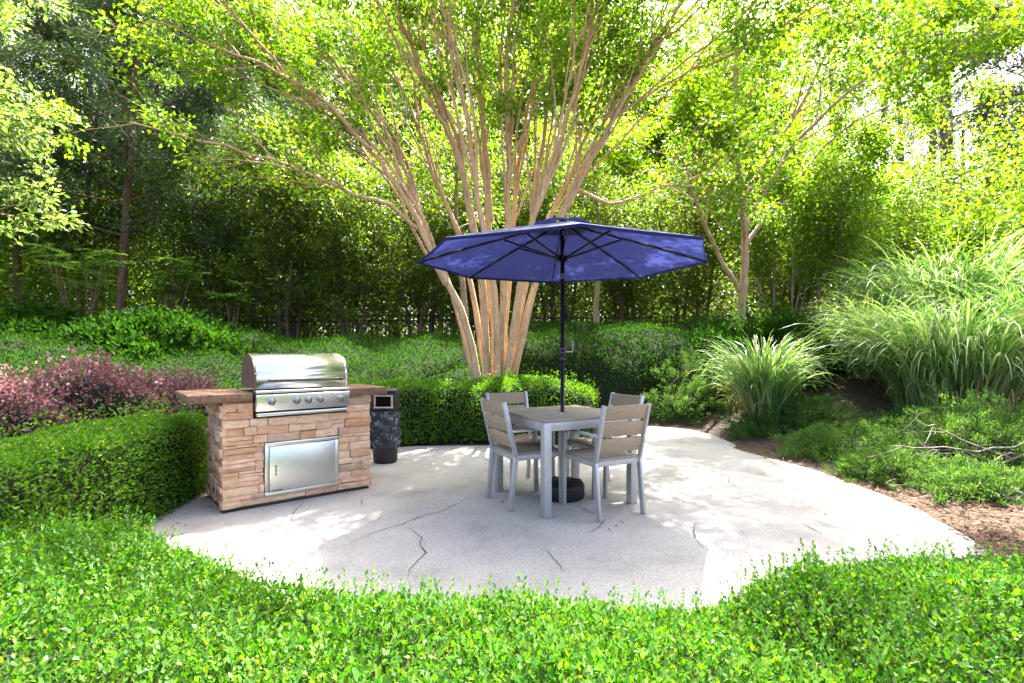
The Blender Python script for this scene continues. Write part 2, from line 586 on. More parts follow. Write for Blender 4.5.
CRACKS = [[(327, 553), (355, 541), (370, 534), (400, 525), (420, 517), (440, 512), (462, 502), (470, 494), (482, 489)],
          [(398, 525), (412, 530), (422, 538), (420, 546), (426, 553), (417, 562), (409, 571), (407, 580)],
          [(546, 549), (551, 556), (559, 565), (564, 572)],
          [(695, 522), (693, 531), (696, 540), (704, 549)],
          [(800, 522), (812, 529), (825, 536)],
          [(305, 497), (302, 504), (294, 512), (291, 520), (296, 525)],
          [(362, 498), (361, 503), (364, 506)],
          [(606, 519), (600, 526), (590, 533)], [(573, 503), (585, 510), (598, 516)],
          [(640, 470), (668, 466), (700, 468)], [(730, 475), (728, 482), (737, 488)]]
crng = np.random.default_rng(11)
g = Geo()
for c in CRACKS:
    p = np.array([flat(a, b) for a, b in c])
    tt = np.linspace(0, len(p) - 1, 6 * len(p))
    q = np.stack([np.interp(tt, np.arange(len(p)), p[:, i]) for i in range(3)], 1)
    q[:, :2] += crng.normal(0, .0035, (len(q), 2))
    q[:, 2] = .004
    t = nrm(np.gradient(q, axis=0))
    s_ = np.stack((-t[:, 1], t[:, 0], 0 * t[:, 0]), 1) * (crng.uniform(.0016, .0048, (len(q), 1)) * np.sin(np.linspace(.15, 3.0, len(q)))[:, None])
    g.grid(np.stack((q - s_, q + s_), 1))
g.build('crack', M['crack'], patio)

# ------------------------------------------------------------------ grill island
SV = nrm(np.array((.773, .634, 0)))
IANG = math.atan2(SV[1], SV[0])
FL = (-2.266, 3.94, 0)
IW, ID, IH = 1.21, .66, .868
irng = np.random.default_rng(3)
isl = thing('grill_island', 'stacked tan ledge stone grill island with brown counters and steel access door', 'grill island', FL, IANG)
# local axes: x along the front, y into the island, z up


def stone_face(g, o, u, n, W, H, holes=()):
    """rows of split stones on a face: origin o, along u, outward n"""
    o, u, n = (np.array(v, float) for v in (o, u, n))
    rot = np.stack((u, -n, np.array((0, 0, 1.))), 1)
    z = .028
    while z < H - .012:
        h = min(irng.choice([.040, .05, .06, .07]), H - z)
        for hl in holes:
            for bd in hl[2:]:
                if z < bd - .004 and z + h > bd - .014:
                    h = bd - z
        x = 0
        while x < W - .004:
            l = irng.uniform(.09, .27)
            if W - x - l < .07:
                l = W - x
            segs = [(x, x + l)]
            for (a, b, c, d) in holes:
                if z + h > c + .004 and z < d - .004:
                    ns = []
                    for (p, q) in segs:
                        if q <= a or p >= b:
                            ns.append((p, q))
                        else:
                            if p < a - .01:
                                ns.append((p, a))
                            if q > b + .01:
                                ns.append((b, q))
                    segs = ns
            for (p, q) in segs:
                for (z0, z1) in ([(z, z + h)] if irng.random() > .12 or h < .05 else [(z, z + h * .5), (z + h * .5, z + h)]):
                    dp = .03 + irng.uniform(-.009, .017)
                    jit = irng.normal(0, .0022, (8, 3))
                    g.box(o + u * (p + q) / 2 + n * (dp / 2 - .028) + np.array((0, 0, (z0 + z1) / 2)), (q - p - .003, dp, z1 - z0 - .003), rot, jit=jit)
            x += l
        z += h


g = Geo()
GX0, GX1 = .22, .987
stone_face(g, (0, 0, 0), (1, 0, 0), (0, -1, 0), IW, IH, holes=[(.302, .913, .078, .52), (GX0, GX1, .725, 1)])
stone_face(g, (0, ID, 0), (0, -1, 0), (-1, 0, 0), ID, IH, holes=[(.30, .40, .085, .19)])
stone_face(g, (IW, 0, 0), (0, 1, 0), (1, 0, 0), ID, IH)
stone_face(g, (IW, ID, 0), (-1, 0, 0), (0, 1, 0), IW, IH)
g.build('stone_cladding', M['stone'], isl, bevel=.003)
g = Geo()
g.box((GX0 / 2 + .012, ID / 2, .46), (GX0 - .03, ID - .06, .80))
g.box(((GX1 + IW) / 2 - .012, ID / 2, .46), (IW - GX1 - .03, ID - .06, .80))
g.box(((GX0 + GX1) / 2, ID / 2, .39), (GX1 - GX0 - .01, ID - .062, .66))
g.build('core_block', M['plinth'], isl)
g = Geo()
g.box((IW / 2, ID / 2, .014), (IW - .02, ID - .02, .028))
g.build('plinth', M['plinth'], isl)
# counters: slabs with a row of edge bricks
for (a, b) in ((-.235, GX0 - .006), (GX1 + .006, IW + .16)):
    g = Geo()
    y0, y1 = -.035, ID + .03
    nb = 9
    for k in range(nb):
        ya, yb = y0 + (y1 - y0) * k / nb, y0 + (y1 - y0) * (k + 1) / nb
        g.box(((a + b) / 2, (ya + yb) / 2, IH + .036 + irng.uniform(-.0015, .0015)), (b - a + irng.uniform(-.004, .004), yb - ya - .006, .066))
    g.build('countertop', M['counter'], isl, bevel=.004)
g = Geo()
g.box(((GX0 + GX1) / 2, ID - .04, IH + .033), (GX1 - GX0 - .01, .12, .06))
g.build('rear_counter', M['counter'], isl, bevel=.004)
# door
g = Geo()
dx0, dx1, dz0, dz1, fw = .304, .911, .080, .518, .030
g.box(((dx0 + dx1) / 2, -.008, dz1 - fw / 2), (dx1 - dx0, .022, fw))
g.box(((dx0 + dx1) / 2, -.008, dz0 + fw / 2), (dx1 - dx0, .022, fw))
g.box((dx0 + fw / 2, -.008, (dz0 + dz1) / 2), (fw, .022, dz1 - dz0 - 2 * fw))
g.box((dx1 - fw / 2, -.008, (dz0 + dz1) / 2), (fw, .022, dz1 - dz0 - 2 * fw))
fr = g.build('door_frame', M['steel'], isl, bevel=.003)
g = Geo()
g.box(((dx0 + dx1) / 2, -.012, (dz0 + dz1) / 2), (dx1 - dx0 - 2 * fw - .006, .030, dz1 - dz0 - 2 * fw - .006))
dr = g.build('access_door', M['steel'], isl, bevel=.003)
g = Geo()
for k in range(4):
    g.box((dx0 + .082, -.0285, .255 + k * .022), (.016, .004, .012))
g.build('finger_slot', M['steel_dark_and_reflection'], dr)
g = Geo()
for k, ww in enumerate((.006, .010, .005, .009, .007, .010)):
    g.box((dx0 + .062 + k * .0125, -.0285, .125), (ww, .003, .010))
g.build('badge', M['steel_dark_and_reflection'], dr)
g = Geo()
g.box((-.004, ID - .35, .137), (.012, .085, .09))
v_ = g.build('vent', M['alu'], isl, bevel=.002)
g = Geo()
g.box((-.011, ID - .35, .137), (.004, .05, .05))
g.build('vent_opening', M['hole'], v_)

# ------------------------------------------------------------------ built in grill
gr = thing('gas_grill', 'stainless steel built-in gas grill with rounded lid set in the stone island', 'grill', (FL[0], FL[1], 0), IANG)
gw0, gw1 = GX0 + .004, GX1 - .004
prof = [(0, .968), (0, 1.088)] + [(.012 + .235 * (1 - math.cos(q_)), 1.094 + .156 * math.sin(q_)) for q_ in np.linspace(0, math.pi / 2, 26)] + \
       [(.30, 1.249), (.34, 1.244), (.38, 1.232), (.42, 1.205), (.45, 1.15), (.47, 1.06), (.47, .968)]


def lid_geo(x0, x1, inset=0.):
    g = Geo()
    p = np.array(prof)
    P = np.stack([np.stack((np.full(len(p), x), p[:, 0] - .03, p[:, 1]), 1) for x in (x0, x1)], 0)
    g.grid(P)
    return g


g = lid_geo(gw0 + .012, gw1 - .012)
lid = g.build('lid', M['steel'], gr)
so = lid.modifiers.new('thick', 'SOLIDIFY')
so.thickness = .006
so.offset = 0
# end caps; the left one's dark reflection is put into its colour
pp = np.array(prof)
for (x, sx) in ((gw0 + .006, -1), (gw1 - .006, 1)):
    b = bmesh.new()
    ring = []
    for dx in (-.007, .007):
        ring.append([b.verts.new((x + dx, q[0] * 1.01 - .033, .968 + (q[1] - .968) * 1.012)) for q in prof])
    b.faces.new(ring[0])
    b.faces.new(ring[1][::-1])
    for i in range(len(prof)):
        j = (i + 1) % len(prof)
        b.faces.new((ring[0][i], ring[0][j], ring[1][j], ring[1][i]))
    bmesh.ops.recalc_face_normals(b, faces=b.faces)
    bmesh.ops.triangulate(b, faces=[f_ for f_ in b.faces if len(f_.verts) > 4])
    mm = bpy.data.meshes.new('end_cap')
    b.to_mesh(mm)
    b.free()
    mm.materials.append(M['steel_dark_and_reflection'] if sx < 0 else M['steel'])
    oo = bpy.data.objects.new('end_cap', mm)
    COL.objects.link(oo)
    oo.parent = lid
g = Geo()
hz, hy = 1.032, -.092
hx0, hx1 = gw0 + .10, gw1 - .075
g.tube([(hx0, hy, hz), (hx1, hy, hz)], .0135, 12)
for hx in (hx0 + .02, hx1 - .02):
    g.tube([(hx, -.03, hz), (hx, hy, hz)], .013, 10)
for hx in (hx0, hx1):
    g.tube([(hx - .012, hy, hz), (hx + .012, hy, hz)], .0165, 12)
g.build('handle', M['knob'], lid, smooth=False, bevel=0)
g = Geo()
bx = (gw0 + gw1) / 2 - .005
sl = nrm(np.array((0, .035, .034)))
for k, (dx, w_) in enumerate(((-.028, .012), (0, .022), (.024, .014))):
    g.box((bx + dx, .027 - .03 - .006, 1.147), (w_, .006, .012), np.stack((np.array((1., 0, 0)), np.array((0, .7, .71)), np.array((0, -.71, .7))), 1))
g.build('badge', M['steel_dark_and_reflection'], lid)
g = Geo()
# tilted control panel with return lip on top
pz0, pz1 = .79, .925
g.box(((gw0 + gw1) / 2, -.055, (pz0 + pz1) / 2), (gw1 - gw0, .07, pz1 - pz0), np.array(((1, 0, 0), (0, math.cos(R(8)), math.sin(R(-8))), (0, math.sin(R(8)), math.cos(R(8))))))
g.box(((gw0 + gw1) / 2, -.035, .944), (gw1 - gw0, .09, .022))
cp = g.build('control_panel', M['steel'], gr, bevel=.004)
for fx in (.15, .405, .53, .66, .89):
    kx = gw0 + (gw1 - gw0) * fx
    g = Geo()
    a = np.array((kx, -.088, .862))
    nn = nrm(np.array((0, -1, .14)))
    g.tube([a, a + nn * .010], .031, 20)
    g.tube([a + nn * .010, a + nn * .036, a + nn * .042], [.0225, .021, .016], 18)
    g.bar(a + nn * .048 + np.array((0, 0, -.016)), a + nn * .048 + np.array((0, 0, .018)), .008, .012, up=(0, 1, 0))
    kn = g.build('knob', M['knob'], cp, smooth=False)
g = Geo()
for k in range(6):
    g.box((gw0 + (gw1 - gw0) * .225 + k * .013, -.0915, .855), (.008, .003, .006))
    g.box((gw0 + (gw1 - gw0) * .225 + k * .013, -.0905, .868), (.009, .003, .004))
g.build('printed_mark', M['alu'], cp)
g = Geo()
g.box(((gw0 + gw1) / 2, -.035, .757), (gw1 - gw0 - .02, .05, .028))
g.build('drip_tray', M['steel'], gr, bevel=.003)
g = Geo()
g.box(((gw0 + gw1) / 2, .22, .84), (gw1 - gw0 - .006, .44, .19))
g.build('firebox', M['black'], gr)
for x in (gw0 - .0005, gw1 - .0035):
    pass

# ------------------------------------------------------------------ litter bin
bx_, by_ = -1.47, 5.85
bin_ = thing('litter_bin', 'dark brown litter bin with square hooded opening behind the stone island', 'litter bin', (bx_, by_, 0), R(4))
g = Geo()
g.lathe([(0, 0), (.128, 0), (.138, .03), (.146, .30), (.150, .56), (.146, .565), (.0, .566)], 28)
g.build('body', M['can'], bin_, smooth=False)
g = Geo()
# hood: rounded box, with the front opening framed
hb = .140
g.box((0, .02, .705), (2 * hb, .27, .235))
g.box((0, 0, .834), (2 * hb + .02, .33, .026))
hood = g.build('hood', M['can'], bin_, bevel=.02)
g = Geo()
oz, ow, oh = .708, .19, .135
g.box((0, -.125, oz + oh / 2), (ow + .03, .024, .02))
g.box((0, -.125, oz - oh / 2), (ow + .03, .024, .02))
g.box((-ow / 2, -.125, oz), (.02, .024, oh - .02))
g.box((ow / 2, -.125, oz), (.02, .024, oh - .02))
g.build('rim', M['cream'], hood, bevel=.006)
g = Geo()
g.box((0, -.117, oz), (ow - .02, .006, oh - .02))
g.build('opening', M['hole'], hood)
brng = np.random.default_rng(8)
g = Geo()
nA, nZ = 56, 26
ang = np.linspace(0, 2 * np.pi, nA)
zz = np.linspace(.17, .60, nZ)
A, Z = np.meshgrid(ang, zz, indexing='ij')
wr = .010 * np.sin(A * 5 + Z * 26) + .009 * np.sin(A * 9 - Z * 33 + 1) + .007 * np.sin(A * 3 + Z * 60)
rr = .152 + .016 * np.sin((Z - .17) / .43 * np.pi) + wr * sstep(.17, .24, Z) * (1 - sstep(.55, .60, Z)) + .004
P = np.stack((rr * np.cos(A), rr * np.sin(A), Z + .012 * np.sin(A * 4) * (Z < .25)), -1)
P[-1] = P[0]
g.grid(P)
bag = g.build('bin_bag', M['bag'], None)
bag.location = (bx_, by_, 0)
tag(bag, 'crumpled glossy black bag liner hanging over the sides of the bin', 'bin bag')

# ------------------------------------------------------------------ table
E1, E2 = nrm(np.array((-.457, .89))), nrm(np.array((.89, .457)))
NEAR = np.array((.26, 3.85))
TS = .84
TC = NEAR + E1 * TS / 2 + E2 * TS / 2
TANG = math.atan2(E2[1], E2[0])
tb = thing('dining_table', 'square grey aluminium dining table with brown slatted top under the umbrella', 'table', (TC[0], TC[1], 0), TANG)
g = Geo()
nb = 7
hs = TS / 2 + .02
wds = (2 * hs - .006) / nb
for k in range(nb):
    y = -hs + .003 + wds * (k + .5)
    if k == 3:
        g.box((-(hs + .026) / 2, y, .735), (hs - .026, wds - .004, .022))
        g.box(((hs + .026) / 2, y, .735), (hs - .026, wds - .004, .022))
    else:
        g.box((0, y, .735), (2 * hs, wds - .004, .022))
g.build('tabletop', M['topwood'], tb, bevel=.002)
g = Geo()
for sgn in (-1, 1):
    g.box((0, sgn * (TS / 2), .69), (TS - .07, .03, .065))
    g.box((sgn * (TS / 2), 0, .69), (.03, TS - .07, .065))
g.box((0, 0, .715), (TS - .04, .06, .016))
g.build('apron', M['alu'], tb, bevel=.002)
for sx in (-1, 1):
    for sy in (-1, 1):
        g = Geo()
        g.box((sx * (TS / 2 - .001), sy * (TS / 2 - .001), .3615), (.064, .064, .723))
        g.build('leg', M['alu'], tb, bevel=.003)


# ------------------------------------------------------------------ chairs (local +y is the way the sitter faces)
def make_chair(label):
    t = thing('patio_chair', label, 'chair', group='four chairs around the patio table')
    hw = .213
    for s in (-1, 1):
        g = Geo()
        g.bar((s * hw, -.255, 0), (s * hw, -.208, .43), .024, .042, up=(0, 1, 0))
        g.bar((s * hw, -.208, .424), (s * hw, -.315, .868), .024, .038, up=(0, 1, 0))
        g.build('leg', M['alu'], t, bevel=.003)
        g = Geo()
        g.bar((s * hw, .225, 0), (s * hw, .215, .622), .024, .040, up=(0, 1, 0))
        g.build('leg', M['alu'], t, bevel=.003)
        g = Geo()
        g.box((s * (hw + .002), -.012, .632), (.042, .485, .018))
        g.build('armrest', M['alu'], t, bevel=.004)
    g = Geo()
    for y in (-.207, .205):
        g.box((0, y, .415), (2 * hw - .026, .022, .04))
    for s in (-1, 1):
        g.box((s * (hw), 0, .415), (.022, .385, .04))
    g.build('seat_frame', M['alu'], t, bevel=.002)
    g = Geo()
    for k in range(4):
        g.box((0, -.166 + k * .113, .443), (2 * hw + .006, .108, .016))
    g.build('seat', M['topwood'], t, bevel=.002)
    dirb = nrm(np.array((0, -.107, .444)))
    nb_ = np.cross(dirb, np.array((1., 0, 0)))
    rot = np.stack((np.array((1., 0, 0)), nb_, dirb), 1)
    for k in range(3):
        g = Geo()
        c = np.array((0, -.208, .424)) + dirb * (.135 + .130 * k)
        g.box(c, (2 * hw - .026, .017, .112), rot)
        g.build('back_slat', M['slat'], t, bevel=.002)
    return t


ch0 = make_chair('chair nearest the viewer, whole tan slatted back showing, right of the front table leg')


def at_table(e1, e2):
    return NEAR + E1 * e1 + E2 * e2


aA = math.atan2(-E1[0], E1[1])
aB = math.atan2(-E2[0], E2[1])
for i, (e1, e2, a, lab) in enumerate(((-.01, .515, aA, None),
                                      (.476, .085, aB, 'chair left of the table, tan back seen from behind at a slant'),
                                      (.90, .27, aA + math.pi, 'chair beyond the far left table side, its back rising over the left chair'),
                                      (.46, .86, aB + math.pi, 'chair with dark shaded back, half hidden behind the nearest chair'))):
    c = ch0 if i == 0 else copy_tree(ch0)
    p = at_table(e1, e2)
    c.location = (p[0], p[1], 0)
    c.rotation_euler = (0, 0, a)
    if lab:
        c['label'] = lab

# ------------------------------------------------------------------ umbrella
um = thing('patio_umbrella', 'open octagonal navy blue market umbrella on a black pole through the table', 'umbrella', (TC[0], TC[1], 0), R(-.5))
UR, UZ, UA = 1.275, 2.065, 2.405
g = Geo()
g.tube([(0, 0, .06), (0, 0, 2.40)], .0185, 14)
g.build('pole', M['black_metal'], um)
g = Geo()
g.tube([(0, 0, 1.905), (0, 0, 1.955)], .023, 14)
g.build('tilt_joint', M['alu'], um)
g = Geo()
g.tube([(0, 0, 1.20), (0, 0, 1.22), (0, 0, 1.30), (0, 0, 1.32)], [.024, .034, .034, .024], 14)
g.box((0, -.034, 1.26), (.04, .03, .055))
ck = g.build('crank_housing', M['black_metal'], um)
g = Geo()
g.tube([(.03, -.02, 1.27), (.085, -.03, 1.27), (.085, -.03, 1.315)], .007, 8)
g.tube([(.085, -.03, 1.31), (.085, -.03, 1.36)], .011, 8)
g.build('crank_handle', M['alu'], ck)
# canopy: eight gores, sagging hems
nU, nR = 8, 14
th, rad_, hgt = [], [], []
for k in range(8 * nU + 1):
    a = k / nU
    fr = a - math.floor(a)
    th.append(a * math.pi / 4)
th = np.array(th)
frac = (np.arange(8 * nU + 1) / nU) % 1
chord = math.cos(math.pi / 8) / np.cos((frac - .5) * math.pi / 4)
sag = 4 * frac * (1 - frac)
rt = np.linspace(.04, 1, nR)
RT, TH = np.meshgrid(rt, th, indexing='ij')
CH = np.broadcast_to(chord, RT.shape)
SG = np.broadcast_to(sag, RT.shape)
rr = UR * RT * CH * (1 - .012 * SG * RT ** 4)
zz = UA - (UA - UZ) * (.88 * RT + .12 * RT ** 2) - .015 * SG * RT * (1 - RT) * 1.5
g = Geo()
g.grid(np.stack((rr * np.cos(TH), rr * np.sin(TH), zz), -1))
# short hem band
e = np.stack((rr[-1] * np.cos(th), rr[-1] * np.sin(th), zz[-1]), -1)
e2 = e * np.array((.995, .995, 1)) - np.array((0, 0, .022))
g.grid(np.stack((e, e2), 0))
canopy = g.build('canopy', M['canvas'], um, smooth=False)
g = Geo()
rt = np.linspace(.05, .21, 5)
RT, TH = np.meshgrid(rt, th, indexing='ij')
CH = np.broadcast_to(chord, RT.shape)
SG = np.broadcast_to(sag, RT.shape)
g.grid(np.stack((UR * RT * CH * np.cos(TH), UR * RT * CH * np.sin(TH), UA + .022 - .30 * (RT) + .020 * SG * sstep(.1, .21, RT)), -1))
g.build('vent_cap', M['canvas'], canopy)
g = Geo()
g.lathe([(0, 2.415), (.03, 2.415), (.032, 2.44), (.018, 2.447), (.0, 2.452)], 14)
g.build('finial', M['black_metal'], um)
g = Geo()
g.tube([(0, 0, 2.345), (0, 0, 2.39)], .042, 14)
g.build('top_hub', M['black_metal'], um)
HUBZ = 2.085
g = Geo()
g.tube([(0, 0, HUBZ - .025), (0, 0, HUBZ + .025)], .040, 14)
g.build('runner_hub', M['black_metal'], um)
for k in range(8):
    a = k * math.pi / 4
    u = np.array((math.cos(a), math.sin(a), 0))

    def rp(t, drop=.016):
        return u * UR * t + np.array((0, 0, UA - (UA - UZ) * (.88 * t + .12 * t * t) - drop))
    g = Geo()
    ts = np.linspace(.03, .985, 7)
    for i in range(6):
        g.bar(rp(ts[i]), rp(ts[i + 1]), .012, .019)
    rb = g.build('rib', M['black_metal'], um)
    g = Geo()
    g.bar(u * .035 + np.array((0, 0, HUBZ)), rp(.40, .03), .010, .016)
    g.build('strut', M['black_metal'], rb)

ub = thing('umbrella_base', 'round black weighted umbrella base on the patio under the table', 'umbrella base', (TC[0], TC[1], 0), R(20))
g = Geo()
g.lathe([(0, .0), (.185, .0), (.192, .012), (.192, .105), (.175, .135), (.06, .148), (0, .148)], 40)
for a in range(4):
    u = np.array((math.cos(a * math.pi / 2), math.sin(a * math.pi / 2), 0))
    g.bar(u * .06 + np.array((0, 0, .146)), u * .178 + np.array((0, 0, .135)), .012, .012)
g.build('weight', M['black'], ub)
g = Geo()
g.tube([(0, 0, .12), (0, 0, .34)], .026, 14)
g.tube([(0, 0, .28), (0, 0, .33)], .031, 14)
g.build('sleeve', M['black_metal'], ub)


# ------------------------------------------------------------------ hedges
def sweep_hedge(name, label, path, W, H, lm, dens, L, seed, cat='hedge', rough=.02, core='core', p_end=14, shoots=0, upb=.35, loc=None, exp=5.0, lw=.48):
    rng = np.random.default_rng(seed)
    path = np.array(path, float)
    seg = np.linalg.norm(np.diff(path, axis=0), axis=1)
    cl = np.concatenate(([0], np.cumsum(seg)))
    T = cl[-1]

    def surf(t, ph, inset=0.):
        """t 0..1 along, ph 0..pi over the profile from one foot over the top to the other"""
        x = np.interp(t * T, cl, path[:, 0])
        y = np.interp(t * T, cl, path[:, 1])
        e_ = 1e-3
        tx = np.interp(np.clip(t + e_, 0, 1) * T, cl, path[:, 0]) - np.interp(np.clip(t - e_, 0, 1) * T, cl, path[:, 0])
        ty = np.interp(np.clip(t + e_, 0, 1) * T, cl, path[:, 1]) - np.interp(np.clip(t - e_, 0, 1) * T, cl, path[:, 1])
        ln = np.hypot(tx, ty) + 1e-9
        nx, ny = -ty / ln, tx / ln
        end = np.clip(1 - np.abs(2 * t - 1) ** p_end, 0, 1) ** (1 / 4)
        bump = 1 + rough * 2 * noise2(x * 3 + np.cos(ph) * 2, y * 3 + np.sin(ph) * 2, 1.0)
        c, s_ = np.cos(ph), np.sin(ph)
        q = (np.abs(c) ** exp + np.abs(s_) ** exp) ** (-1 / exp)
        wv = (W / 2) * q * c * (.35 + .65 * end) * bump
        hv = H * q * s_ * (.6 + .4 * end) * bump
        k = 1 - inset
        gz = ground_z(x, y)
        return np.stack((x + nx * wv * k, y + ny * wv * k, gz + hv * k), -1)
    N = int(dens * T * (2 * H + W))
    t, ph = rng.random(N), rng.random(N) * np.pi
    # even the density out over the box-like profile
    c, s_ = np.abs(np.cos(ph)), np.abs(np.sin(ph))
    P = surf(t, ph)
    e_ = .004
    a = surf(t, np.clip(ph + .02, 0, np.pi)) - surf(t, np.clip(ph - .02, 0, np.pi))
    b = surf(np.clip(t + e_, 0, 1), ph) - surf(np.clip(t - e_, 0, 1), ph)
    n = nrm(np.cross(a, b))
    cen = surf(t, np.full(N, np.pi / 2), 0)
    cen[:, 2] -= H * .6
    sg = np.sign((n * (P - cen)).sum(1, keepdims=True))
    n = n * np.where(sg == 0, 1, sg)
    depth = rng.uniform(-.045, .03, (N, 1))
    r3 = rng.normal(0, 1, (N, 3))
    d = nrm(n * .55 + r3 * .6 + np.array((0, 0, upb)))
    nn = nrm(n * .9 + rng.normal(0, .55, (N, 3)))
    ls = L * rng.uniform(.7, 1.25, N)
    g = Geo()
    g.leaves(P + n * depth, d, nn, ls, ls * lw, fold=.12, mat=0)
    if shoots:
        i = rng.integers(0, N, shoots)
        i = i[n[i, 2] > .25]
        for q in range(7):
            hgt = .02 + .022 * q * rng.uniform(.6, 1.5, len(i))[:, None]
            lean = nrm(n[i] * .5 + np.array((0, 0, 1.)) + rng.normal(0, .12, (len(i), 3)))
            g.leaves(P[i] + lean * hgt, nrm(lean * .6 + rng.normal(0, .7, (len(i), 3))), rng.normal(0, 1, (len(i), 3)) + np.array((0, 0, .5)), L * rng.uniform(.7, 1.1, len(i)), L * .45, fold=.12, mat=0)
    tt, hh = np.meshgrid(np.linspace(0, 1, 60), np.linspace(0, np.pi, 22), indexing='ij')
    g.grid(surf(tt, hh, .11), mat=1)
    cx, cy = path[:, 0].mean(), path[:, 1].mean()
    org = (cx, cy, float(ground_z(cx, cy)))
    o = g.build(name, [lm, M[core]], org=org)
    o.location = org
    return tag(o, label, cat)


sweep_hedge('box_hedge', 'clipped square green hedge left of the stone island, in front of the purple shrubs', [(-2.78, 1.55), (-2.86, 2.4), (-2.93, 3.2), (-3.02, 4.0), (-3.12, 4.75)], .64, .70, M['lf_box'], 7500, .028, 21, shoots=500, exp=10)
sweep_hedge('box_hedge', 'clipped low green hedge behind the table, round the foot of the pale trunks', [(-3.0, 6.5), (-2.0, 7.15), (-1.2, 7.45), (-.3, 7.55), (.5, 7.5), (1.2, 7.25)], .95, .79, M['lf_box'], 3800, .034, 22, rough=.035, shoots=500, exp=10)
sweep_hedge('purple_hedge', 'loose purple and bronze leaved shrubs behind the clipped hedge at the left', [(-6.4, 2.6), (-5.4, 3.6), (-4.6, 4.5), (-3.9, 5.2), (-3.35, 5.75)], 1.15, .93, M['lf_purple'], 2300, .042, 23, rough=.11, shoots=3600, exp=3.2, p_end=7, lw=.55)


# ------------------------------------------------------------------ blankets of low shrubs on the ground
def blanket(name, region, hfun, dens, lm, L, seed, core='core', lw=.45, depth=(-.06, .015), shoots=0, upb=.5, cell=.06, view=None, spread=.6, fold=.12, cells=None):
    rng = np.random.default_rng(seed)
    reg = np.array(region)
    (x0, y0), (x1, y1) = reg.min(0), reg.max(0)

    def S(x, y):
        return ground_z(x, y) + hfun(x, y)
    N = int(dens * (x1 - x0) * (y1 - y0))
    x, y = rng.uniform(x0, x1, N), rng.uniform(y0, y1, N)
    h = hfun(x, y)
    ok = h > .03
    if view is not None:
        ok &= rng.random(N) < view(x, y)
    x, y, h = x[ok], y[ok], h[ok]
    e = .03
    gx = (S(x + e, y) - S(x - e, y)) / (2 * e)
    gy = (S(x, y + e) - S(x, y - e)) / (2 * e)
    n = nrm(np.stack((-gx, -gy, np.ones_like(gx)), -1))
    # steeper faces hold more leaves: repeat them
    rep = np.minimum(3, np.floor(1 / n[:, 2] + rng.random(len(x)))).astype(int)
    ix = np.repeat(np.arange(len(x)), rep)
    x, y, n = x[ix], y[ix], n[ix]
    x = x + rng.normal(0, .01, len(x))
    y = y + rng.normal(0, .01, len(x))
    P = np.stack((x, y, S(x, y)), -1)
    m = len(x)
    d = nrm(n * .5 + rng.normal(0, spread, (m, 3)) + np.array((0, 0, upb)))
    nn = nrm(n + rng.normal(0, .5, (m, 3)))
    ls = L * rng.uniform(.5, 1.35, m)
    g = Geo()
    g.leaves(P + n * rng.uniform(*depth, (m, 1)), d, nn, ls, ls * lw * rng.uniform(.8, 1.2, m), fold=fold)
    if shoots:
        i = rng.integers(0, m, shoots)
        lean = nrm(n[i] * .4 + np.array((0, 0, 1.)) + rng.normal(0, .22, (len(i), 3)))
        ln = rng.uniform(.5, 1.6, (len(i), 1))
        for q in range(9):
            hq = (.0 + .0085 * q) * ln
            a = q * 2.4 + rng.uniform(0, 6, len(i))
            side = np.stack((np.cos(a), np.sin(a), 0 * a), 1)
            g.leaves(P[i] + lean * hq, nrm(lean * .75 + side * (.9 - .05 * q)), nrm(lean * .9 - side * .5), L * rng.uniform(.7, 1.15, len(i)), L * lw, fold=.12)
    nx, ny = int((x1 - x0) / cell) + 2, int((y1 - y0) / cell) + 2
    Xg, Yg = np.meshgrid(np.linspace(x0, x1, nx), np.linspace(y0, y1, ny), indexing='ij')
    hg = hfun(Xg, Yg)
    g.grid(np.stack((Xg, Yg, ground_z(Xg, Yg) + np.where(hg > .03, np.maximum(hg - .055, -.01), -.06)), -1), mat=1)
    return g.build(name, [lm, M[core]])


GC = np.array([(-3.5, 2.5), (-2.9, 2.68), (-2.35, 2.76), (-1.95, 2.70), (-1.6, 2.45), (-1.13, 2.20), (-.75, 2.06), (-.27, 1.98), (.18, 2.04), (.55, 2.03), (.87, 2.04), (1.23, 2.24), (1.6, 2.38),
               (1.95, 2.5), (2.4, 2.48), (2.9, 2.55), (3.6, 2.7), (4.2, 2.4), (4.2, -1.6), (-4.2, -1.6), (-4.2, 2.4)])


def gc_h(x, y):
    sd = poly_sd(x, y, GC) + .10 + .05 * noise2(x, y, 2.3)
    t = np.clip(sd / .34, 0, 1)
    prof_ = np.sqrt(np.maximum(0, 1 - (1 - t) ** 2))
    return np.where(sd > 0, prof_ * (.37 + .060 * noise2(x + 3, y, 1.1) + .040 * noise2(x, y + 9, 3.0) + .012 * noise2(x + 5, y, 8.0)), 0)


gcov = blanket('ground_cover', GC, gc_h, 15500, M['lf_ground'], .0205, 31, 'core_light', .56, shoots=2600, upb=.5,
               view=lambda x, y: np.where((y > .75) & (np.abs(x) < 1.15 * y + .5), 1., .10) * (1 - .5 * sstep(.6, 1.1, noise2(x + 2, y + 5, 4.2))))
tag(gcov, 'low bright green leafy ground cover in front of the patio', 'ground cover', kind='stuff')

BANK = np.array([(-13, 7.2), (-8, 6.6), (-5.6, 6.3), (-4.3, 6.9), (-3.4, 8.0), (-1.5, 8.35), (-.4, 8.75), (.1, 9.2), (-.3, 11.5), (-.8, 13.0), (-6, 13.2), (-13, 13)])


